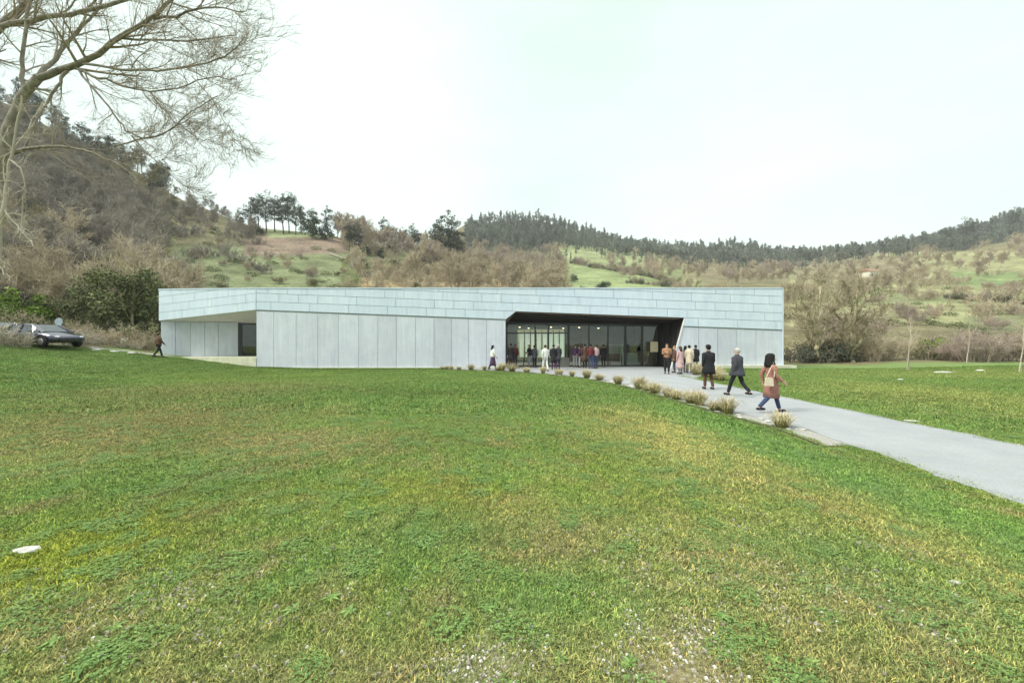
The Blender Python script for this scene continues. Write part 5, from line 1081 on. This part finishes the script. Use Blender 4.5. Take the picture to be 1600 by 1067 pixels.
    # top garment: one shell of rings from hem to collar, plus sleeves
    B = bulk; n = 18; tail = [((0, 0, .90+Z), .185*B, .145*B), ((0, 0, 1.0+Z), .175*B, .138*B)] if coat <= .1 else [((0, 0, .90+Z-coat), .205*B, .21*B), ((0, 0, .90+Z-coat*.5), .205*B, .195*B), ((0, 0, .92+Z), .195*B, .165*B)]
    tail = [((0, 0, tail[0][0][2]+.001), tail[0][1]*.9, tail[0][2]*.9)]+tail
    rings = tail+[((0, 0, 1.10+Z), .165*B, .13*B), ((0, .0, 1.24+Z), .178*B, .135*B), ((0, 0, 1.35+Z), .195*B**.5, .128*B), ((0, 0, 1.42+Z), .160*B**.4, .105*B**.5), ((0, 0, 1.46+Z), .13, .085), ((0, .005, 1.49+Z), .078, .075), ((0, .008, 1.52+Z), .070, .070), ((0, .008, 1.518+Z), .055, .055)]
    V = []; wig = random.Random(int(h*1000)+len(label))
    for (c_, rx, ry) in rings:
        for q in range(n): b = 2*math.pi*q/n; u = 1+wig.uniform(-.03, .03); V.append((c_[0]+rx*math.cos(b)*u, c_[1]+ry*math.sin(b)*u, c_[2]))
    F2 = [(j*n+q, j*n+(q+1) % n, (j+1)*n+(q+1) % n, (j+1)*n+q) for j in range(len(rings)-1) for q in range(n)]+[tuple(range(n-1, -1, -1))]
    sp2 = [(V, F2)]
    for sx in (-1, 1):
        sh, el, wr = Ar[sx]; q0 = sh+[-sx*.05, 0, -.015]; k_ = np.array([q0, sh+[sx*.004, 0, -.035], (sh+el)/2, el*.85+sh*.15, el, el*.8+wr*.2, (el+wr)/2, wr-.01*nrm(wr-el)])
        V3, Q3 = tube(k_, np.array([.062, .080, .070, .062, .061, .057, .052, .045])*B**.5, 10); sp2.append(([tuple(v) for v in V3], [tuple(q) for q in Q3]))
    nm = 'coat' if coat > .1 else 'jacket'; V2, F2 = join(sp2); ob(nm, pmesh(nm, V2, F2, CL[top], True), root)
    # trousers or skirt
    V = [(0, 0, .93+Z)]; Rr = [(.13, .10)]; E = []
    for sx in (-1, 1):
        hip, knee, an = Lg[sx]; b = len(V); V += [hip+[sx*.005, 0, -.02], (hip+knee)/2, knee, (knee+an)/2, an+[0, 0, .0]]; Rr += [.088, .082, .070, .064, .058]; E += [(0, b)]+[(b+i, b+i+1) for i in range(4)]
    ob('trousers', skin_mesh('trousers', V, E, Rr, [CL[legs]], sub=sub), root)
    if skirt: 
        ob('skirt', ringloft('skirt', [((0, 0, 1.0+Z), .15, .12), ((0, 0, .8+Z), .19, .16), ((0, 0, .5+Z), .23, .22), ((0, 0, .32+Z), .25, .25)], CL[skirt]), root)
    for sx in (-1, 1):
        an = Lg[sx][2]; tilt = 0
        V2, F2 = sphere((an[0], an[1]+.055, an[2]-.045), (.047, .14, .05), 10, 8, lambda v: (v[0], v[1], max(v[2], an[2]-.083))); ob('shoe', pmesh('shoe', V2, F2, CL['black'], True), root)
    if bag: 
        sx = bag[1]; x0 = sx*.27; q = [(x0, -.30, .84+Z), (x0, -.08, .84+Z), (x0, -.10, 1.08+Z), (x0, -.28, 1.08+Z)]; V2, F2 = prism(q, (sx*.09, 0, 0)); bg_ = ob('shoulder_bag', pmesh('shoulder_bag', V2, F2, CL[bag[0]]), root)
        tubeo('strap', [(x0+sx*.04, -.26, 1.10+Z), (x0-sx*.03, -.14, 1.30+Z), (sx*.14, .0, 1.51+Z), (x0-sx*.03, .0, 1.30+Z), (x0+sx*.04, -.06, 1.10+Z)], [.012]*5, CL[bag[0]], bg_, 5)
    return root
def pp(px, Y, **k): x, y, z = at(px, Y); return (x, y, max(z, .03) if x > -6 else z+.02)
person(pp(1205, 11.05), R(-100), 'woman in a rose-brown coat and dark hood with a cream bag, nearest on the path', h=1.63, top='rose', legs='jeans', hair='black', stride=.33, coat=.44, hood=True, bulk=1.02, bag=('cream', 1), arms=(-.35, -.15), armb=.7, sub=2)
person(pp(1152, 14.4), R(28), 'grey-haired man in a charcoal puffer jacket walking with a long stride on the path', h=1.76, top='charcoal', legs='black', hair='grey', stride=.36, coat=.14, bulk=1.28, sub=2, armb=.6, head_turn=.5)
person(pp(1107, 16.4), R(8), 'man in a long black coat and brown trousers seen from behind on the path', h=1.80, top='black', legs='brown', hair='black', stride=.12, coat=.30, bulk=1.22, sub=2, hat='black')
person(pp(1042, 24.2), R(160), 'person in a tan jacket and black trousers standing by the right entrance corner', h=1.84, top='tan', legs='black', hair='brown', stride=.08, coat=.05, armb=1.3, sub=1, fold=True)
person(pp(1054, 25.2), R(80), 'short person in a brown coat behind the one in the tan jacket', h=1.66, top='brown', legs='charcoal', hair='blond', coat=.2)
person(pp(1063, 24.0), R(20), 'woman in a long pale pink coat in the group at the entrance corner', h=1.66, top='pink', legs='grey', hair='brown', coat=.35, longhair=True, skirt='pink')
person(pp(1071, 25.4), R(-60), 'person in purple with black hair between the pink coat and the cream coat', h=1.68, top='purple', legs='charcoal', hair='black', coat=.1, longhair=True)
person(pp(1077, 25.0), R(-30), 'person in a cream coat with black hair in the group at the entrance corner', h=1.72, top='cream', legs='olive', hair='black', coat=.4)
person(pp(1087, 26.0), R(10), 'man in a dark coat at the right end of the group at the entrance corner', h=1.72, top='black', legs='grey', hair='black', coat=.25, bulk=1.1)
person(pp(770, 27.5), R(-70), 'black-haired woman in a white top and dark skirt left of the entrance', h=1.72, top='white', legs='black', hair='black', stride=.3, skirt='purple', longhair=True)
person(pp(798, 28.8), R(30), 'person in a black coat at the left jamb of the entrance', h=1.80, top='black', legs='brown', hair='black', coat=.25, bulk=1.1)
person(pp(805, 30.6), R(200), 'person in a dark red jacket just inside the left jamb of the entrance', h=1.72, top='red', legs='charcoal', hair='brown', coat=.1)
person(pp(827, 30.2), R(120), 'person in black bending an arm before the entrance doors', h=1.70, top='black', legs='grey', hair='black', armb=1.4)
person(pp(835, 30.0), R(-20), 'person in dark olive clothes beside the entrance doors', h=1.66, top='charcoal', legs='black', hair='black', coat=.2)
person(pp(852, 26.2), R(20), 'person dressed all in white walking to the doors, nearest in front of the glass', h=1.74, top='white', legs='white', hair='brown', stride=.2, coat=.1)
person(pp(865, 27.6), R(-10), 'left one of the two people in black coats before the glass', h=1.74, top='black', legs='purple', hair='black', coat=.4)
person(pp(872, 28.2), R(15), 'right one of the two people in dark coats before the glass', h=1.76, top='charcoal', legs='purple', hair='grey', coat=.3)
person(pp(899, 30.4), R(170), 'person in a purple jacket and grey trousers behind the central mullion', h=1.66, top='purple', legs='grey', hair='brown')
person(pp(906, 30.2), R(90), 'person in a purple top facing right near the central mullion', h=1.62, top='purple', legs='grey', hair='brown', armb=1.2)
person(pp(914, 29.6), R(10), 'person in a dark brown coat left of the couple in red', h=1.76, top='brown', legs='black', hair='black', coat=.45)
person(pp(923, 28.8), R(-5), 'person in a dark red jacket and blue jeans before the glass', h=1.76, top='red', legs='jeans', hair='black', coat=.05)
person(pp(931, 28.9), R(20), 'person in a pinkish top and blue jeans before the glass', h=1.74, top='pink', legs='jeans', hair='brown', bulk=.95)
person(pp(943, 30.5), R(0), 'dark silhouetted person right of the pair in jeans', h=1.72, top='black', legs='black', hair='black', coat=.3)
x_, y_, z_ = at(248, 28.4)
person((x_, y_, z_+.03), R(-25), 'man in dark clothes walking past the left corner of the museum', h=1.74, top='brown', legs='black', hair='brown', stride=.3, bulk=1.15, armb=.5)

# ---------------------------------------------------------------- furniture seen through the glass
def indoor(name, px, y, parts, label, cat, group=None):
    x = (px-CX)/F*y; r = empty(name, (x, y, .03), 0, label, cat, group)
    for pn, b, m in parts: V, Fc = join([box(*q) for q in b]); ob(pn, pmesh(pn, V, Fc, m), r)
    return r
board_m, t = newmat('printed_board', .6, .3); wv = t.n('ShaderNodeTexWave'); wv.inputs['Scale'].default_value = 9; wv.inputs['Distortion'].default_value = 3; t.l(t.pos(), wv.inputs['Vector']); t.color(t.ramp(wv.outputs[0], [(.2, (.62, .60, .56)), (.25, (.42, .40, .38))]))
indoor('display_board', 962, 33.0, [('panel', [(-.62, .62, -.03, .03, .95, 1.72)], board_m), ('leg', [(-.5, -.45, -.03, .03, 0, .945)], frame_m), ('leg', [(.45, .5, -.03, .03, 0, .945)], frame_m)], 'pale notice board on legs behind the middle glass panes', 'notice board')
indoor('reception_desk', 985, 34.6, [('counter_front', [(-1.0, .5, -.35, -.3, 0, .98)], white_m), ('counter_top', [(-1.05, .55, -.4, .35, .985, 1.03)], room_m), ('counter_side', [(.45, .5, -.295, .3, 0, .98)], white_m)], 'white reception desk behind the right glass panes', 'desk')
indoor('monitor', 999, 34.5, [('screen', [(-.3, .3, -.02, .02, 1.12, 1.62)], frame_m), ('foot', [(-.15, .15, -.1, .1, 1.005, 1.02), (-.03, .03, -.01, .01, 1.02, 1.12)], frame_m)], 'dark monitor on the reception desk', 'monitor')
indoor('poster_stand', 1022, 31.2, [('panel', [(-.30, .30, -.02, .02, 1.15, 1.95)], glow_m if False else simple('cream_poster', (.62, .52, .34), .7, .1, 3)), ('leg', [(-.03, .03, .03, .06, 0, 1.9)], frame_m), ('foot', [(-.25, .25, -.15, .2, -.0, .02)], frame_m)], 'cream poster on a stand at the right end of the glass front', 'poster stand')
indoor('table', 828, 30.6, [('tabletop', [(-.55, .55, -.3, .3, .70, .74)], frame_m), ('leg', [(-.5, -.45, -.26, -.21, 0, .695)], frame_m), ('leg', [(.45, .5, -.26, -.21, 0, .695)], frame_m), ('leg', [(-.5, -.45, .21, .26, 0, .695)], frame_m), ('leg', [(.45, .5, .21, .26, 0, .695)], frame_m)], 'dark table in front of the entrance doors', 'table')
indoor('planter', 882, 30.8, [('box', [(-.35, .35, -.2, .2, 0, .72)], room_m)], 'grey box planter left of the central mullion', 'planter')

# ---------------------------------------------------------------- cars
paintp, t = newmat('car_paint_dark', .25, .5, .35); t.b.inputs['Coat Weight'].default_value = .8; t.b.inputs['Coat Roughness'].default_value = .05; t.color(t.ramp(t.noise(2), [(.3, (.030, .026, .055)), (.7, (.038, .033, .065))]))
paintg, t = newmat('car_paint_grey', .25, .5, .35); t.b.inputs['Coat Weight'].default_value = .8; t.color(t.ramp(t.noise(2), [(.3, (.16, .16, .17)), (.7, (.19, .19, .20))]))
tyre_m = simple('tyre', (.02, .02, .02), .85, .2, 20); rim_m = simple('alloy', (.45, .45, .46), .3, .1, 5, metal=.8); cglass_m, t = newmat('car_glass', .05, .8); t.color(t.ramp(t.noise(2), [(0, (.03, .035, .04)), (1, (.05, .055, .06))]))
hl_m = simple('lamp_lens', (.7, .72, .75), .15, .05, 4, spec=.8); tl_m = simple('tail_lens', (.35, .02, .02), .2, .1, 4)
def car(loc, rz, paint, label):
    root = empty('parked_car', loc, rz, label, 'car', 'cars parked at the left edge of the lawn'); root.scale = (1.12, 1.1, 1.06)
    # length along +X (bonnet towards +X)
    st = [(-2.15, .45, .72, .72), (-2.08, .34, .92, .80), (-1.7, .28, .98, .86), (-1.3, .28, .99, .88), (-.6, .26, .97, .89), (.3, .26, .95, .89), (.95, .26, .93, .88), (1.35, .27, .86, .86), (1.8, .28, .78, .82), (2.08, .34, .68, .74), (2.17, .44, .56, .62)]
    V = []; 
    prof = [(0, 0.0), (.86, 0), (1, .22), (1.0, .55), (.96, .85), (.84, 1.0), (0, 1.06)]
    for x, z0, z1, w in st:
        for (a_, b_) in prof: V.append((x, a_*w, z0+(z1-z0)*b_))
        for (a_, b_) in prof[::-1][1:-1]: V.append((x, -a_*w, z0+(z1-z0)*b_))
    n = 12; Fc = [(j*n+k, j*n+(k+1) % n, (j+1)*n+(k+1) % n, (j+1)*n+k) for j in range(len(st)-1) for k in range(n)]+[tuple(range(n-1, -1, -1)), tuple((len(st)-1)*n+k for k in range(n))]
    ob('body', pmesh('body', V, Fc, paint, True), root)
    cs = [(-2.0, .90, .97, .70, .68), (-1.75, .90, 1.22, .76, .62), (-1.2, .92, 1.40, .80, .60), (-.4, .92, 1.45, .81, .60), (.25, .92, 1.40, .80, .58), (.6, .92, 1.24, .79, .60), (1.12, .90, .96, .78, .70)]
    V = []
    for x, z0, z1, w0_, w1_ in cs: V += [(x, w0_, z0), (x, w1_, z1-.05), (x, w1_*.8, z1), (x, -w1_*.8, z1), (x, -w1_, z1-.05), (x, -w0_, z0)]
    n = 6; Fc = [(j*n+k, j*n+k+1, (j+1)*n+k+1, (j+1)*n+k) for j in range(len(cs)-1) for k in range(5)]+[(5, 4, 3, 2, 1, 0), tuple((len(cs)-1)*n+k for k in range(n))]
    ob('windows', pmesh('windows', V, Fc, cglass_m), root)
    ro = [(v[0], v[1], v[2]+.012) for v in V]; F2 = []
    for j in range(1, 4): F2 += [(j*n+k, j*n+k+1, (j+1)*n+k+1, (j+1)*n+k) for k in (1, 2, 3)]
    ob('roof', pmesh('roof', ro, F2, paint), root)
    for sy in (-1, 1):
        for pts in ([(-2.0, .70, .96), (-1.75, .665, 1.2), (-1.2, .61, 1.38)], [(-.35, .815, .93), (-.4, .61, 1.41)], [(1.12, .785, .95), (.6, .62, 1.22), (.25, .59, 1.38)]):
            tubeo('pillar', [(a_, b_*sy*1.01, c_) for a_, b_, c_ in pts], [.045]*len(pts), paint, root, 5)
        tubeo('door_seam', [(-.38, sy*.885, .36), (-.38, sy*.895, .55), (-.38, sy*.88, .90)], [.008]*3, tyre_m, root, 4); tubeo('sill_trim', [(-1.0, sy*.84, .29), (1.0, sy*.85, .29)], [.05, .05], tyre_m, root, 6)
        V2, F2 = sphere((.78, sy*.98, .98), (.08, .1, .06), 8, 6); ob('wing_mirror', pmesh('wing_mirror', V2, F2, paint, True), root)
        V2, F2 = sphere((2.0, sy*.56, .62), (.16, .17, .07), 10, 6); ob('headlight', pmesh('headlight', V2, F2, hl_m, True), root)
        V2, F2 = sphere((-2.06, sy*.62, .78), (.08, .14, .09), 10, 6); ob('tail_light', pmesh('tail_light', V2, F2, tl_m, True), root)
        for wx_ in (-1.32, 1.38):
            w = ob('wheel', pmesh('wheel', *join([tuple(map(list, sphere((0, 0, 0), (.30, .09, .30), 14, 6)))]), tyre_m, True), root, (wx_, sy*.80, .32))
            V2, Q2 = tube([(0, -.11, 0), (0, -.09, 0), (0, .09, 0), (0, .11, 0)], [.27, .32, .32, .27], 20); ob('tyre', qmesh('tyre', V2, Q2, tyre_m, smooth=True), w)
            V2, F2 = sphere((0, sy*.10, 0), (.21, .03, .21), 12, 6); ob('rim', pmesh('rim', V2, F2, rim_m, True), w)
            a0 = [(wx_+.40*math.cos(q), sy*.875, .32+.40*math.sin(q)) for q in np.linspace(.1, 3.04, 12)]; tubeo('wheel_arch', a0, [.035]*12, tyre_m, root, 5)
    boxo('grille', 2.13, 2.19, -.5, .5, .40, .52, frame_m, root)
    return root
x, y, z = at(66, 26.6); car((x, y, z), R(-10), paintp, 'dark blue-purple car parked on the grass verge, nose to the right')
x, y, z = at(-2, 28.2); car((x, y, z), R(-24), paintg, 'grey car parked behind the dark one at the left edge of the picture')
# round sign
x, y, z = at(93, 29.2); sg = empty('round_sign', (x, y, z), 0, 'round pale grey sign on a short post behind the dark car', 'sign')
tubeo('post', [(0, 0, -.2), (0, 0, 1.5)], [.035, .035], white_m, sg, 8)
V2, Q2 = tube([(0, -.07, 1.70), (0, -.045, 1.70), (0, -.04, 1.70)], [.29, .30, .30], 24); qb = pmesh('disc', [tuple(v) for v in V2], [tuple(q) for q in Q2]+[tuple(range(24)), tuple(range(71, 47, -1))], simple('sign_grey', (.30, .36, .40), .4, .1, 3)); ob('disc', qb, sg)
# low stones on the verge by the cars
for i, (px, Y) in enumerate([(150, 27.8), (178, 28.2), (205, 28.6)]):
    x, y, z = at(px, Y); tag(ob('verge_stone', stone(50+i, .28, .16, .10), loc=(x, y, z+.04)), ['verge stone nearest the parked cars', 'middle verge stone between the cars and the museum', 'verge stone nearest the museum corner'][i], 'stone')
bpy.data.scenes.remove(TMP)

# ---------------------------------------------------------------- thin valley haze
hzm = bpy.data.materials.new('haze_air'); hzm.use_nodes = True; hn = hzm.node_tree; hn.nodes.clear(); ho = hn.nodes.new('ShaderNodeOutputMaterial'); pv = hn.nodes.new('ShaderNodeVolumePrincipled')
pv.inputs['Color'].default_value = (.93, .96, .97, 1); pv.inputs['Density'].default_value = .00028; hn.links.new(pv.outputs[0], ho.inputs['Volume'])
V, Fc = box(-2200, 2200, -90, 930, -8, 330); V = np.array(V); top = float(ZZ.max())+20; print('haze top', top)
V[:, 2] = np.where(V[:, 2] < 0, float(min(Z.min(), ZZ.min()))-1, top)
tag(ob('haze', pmesh('haze', V, Fc, hzm)), 'thin pale haze lying in the valley', kind='stuff')
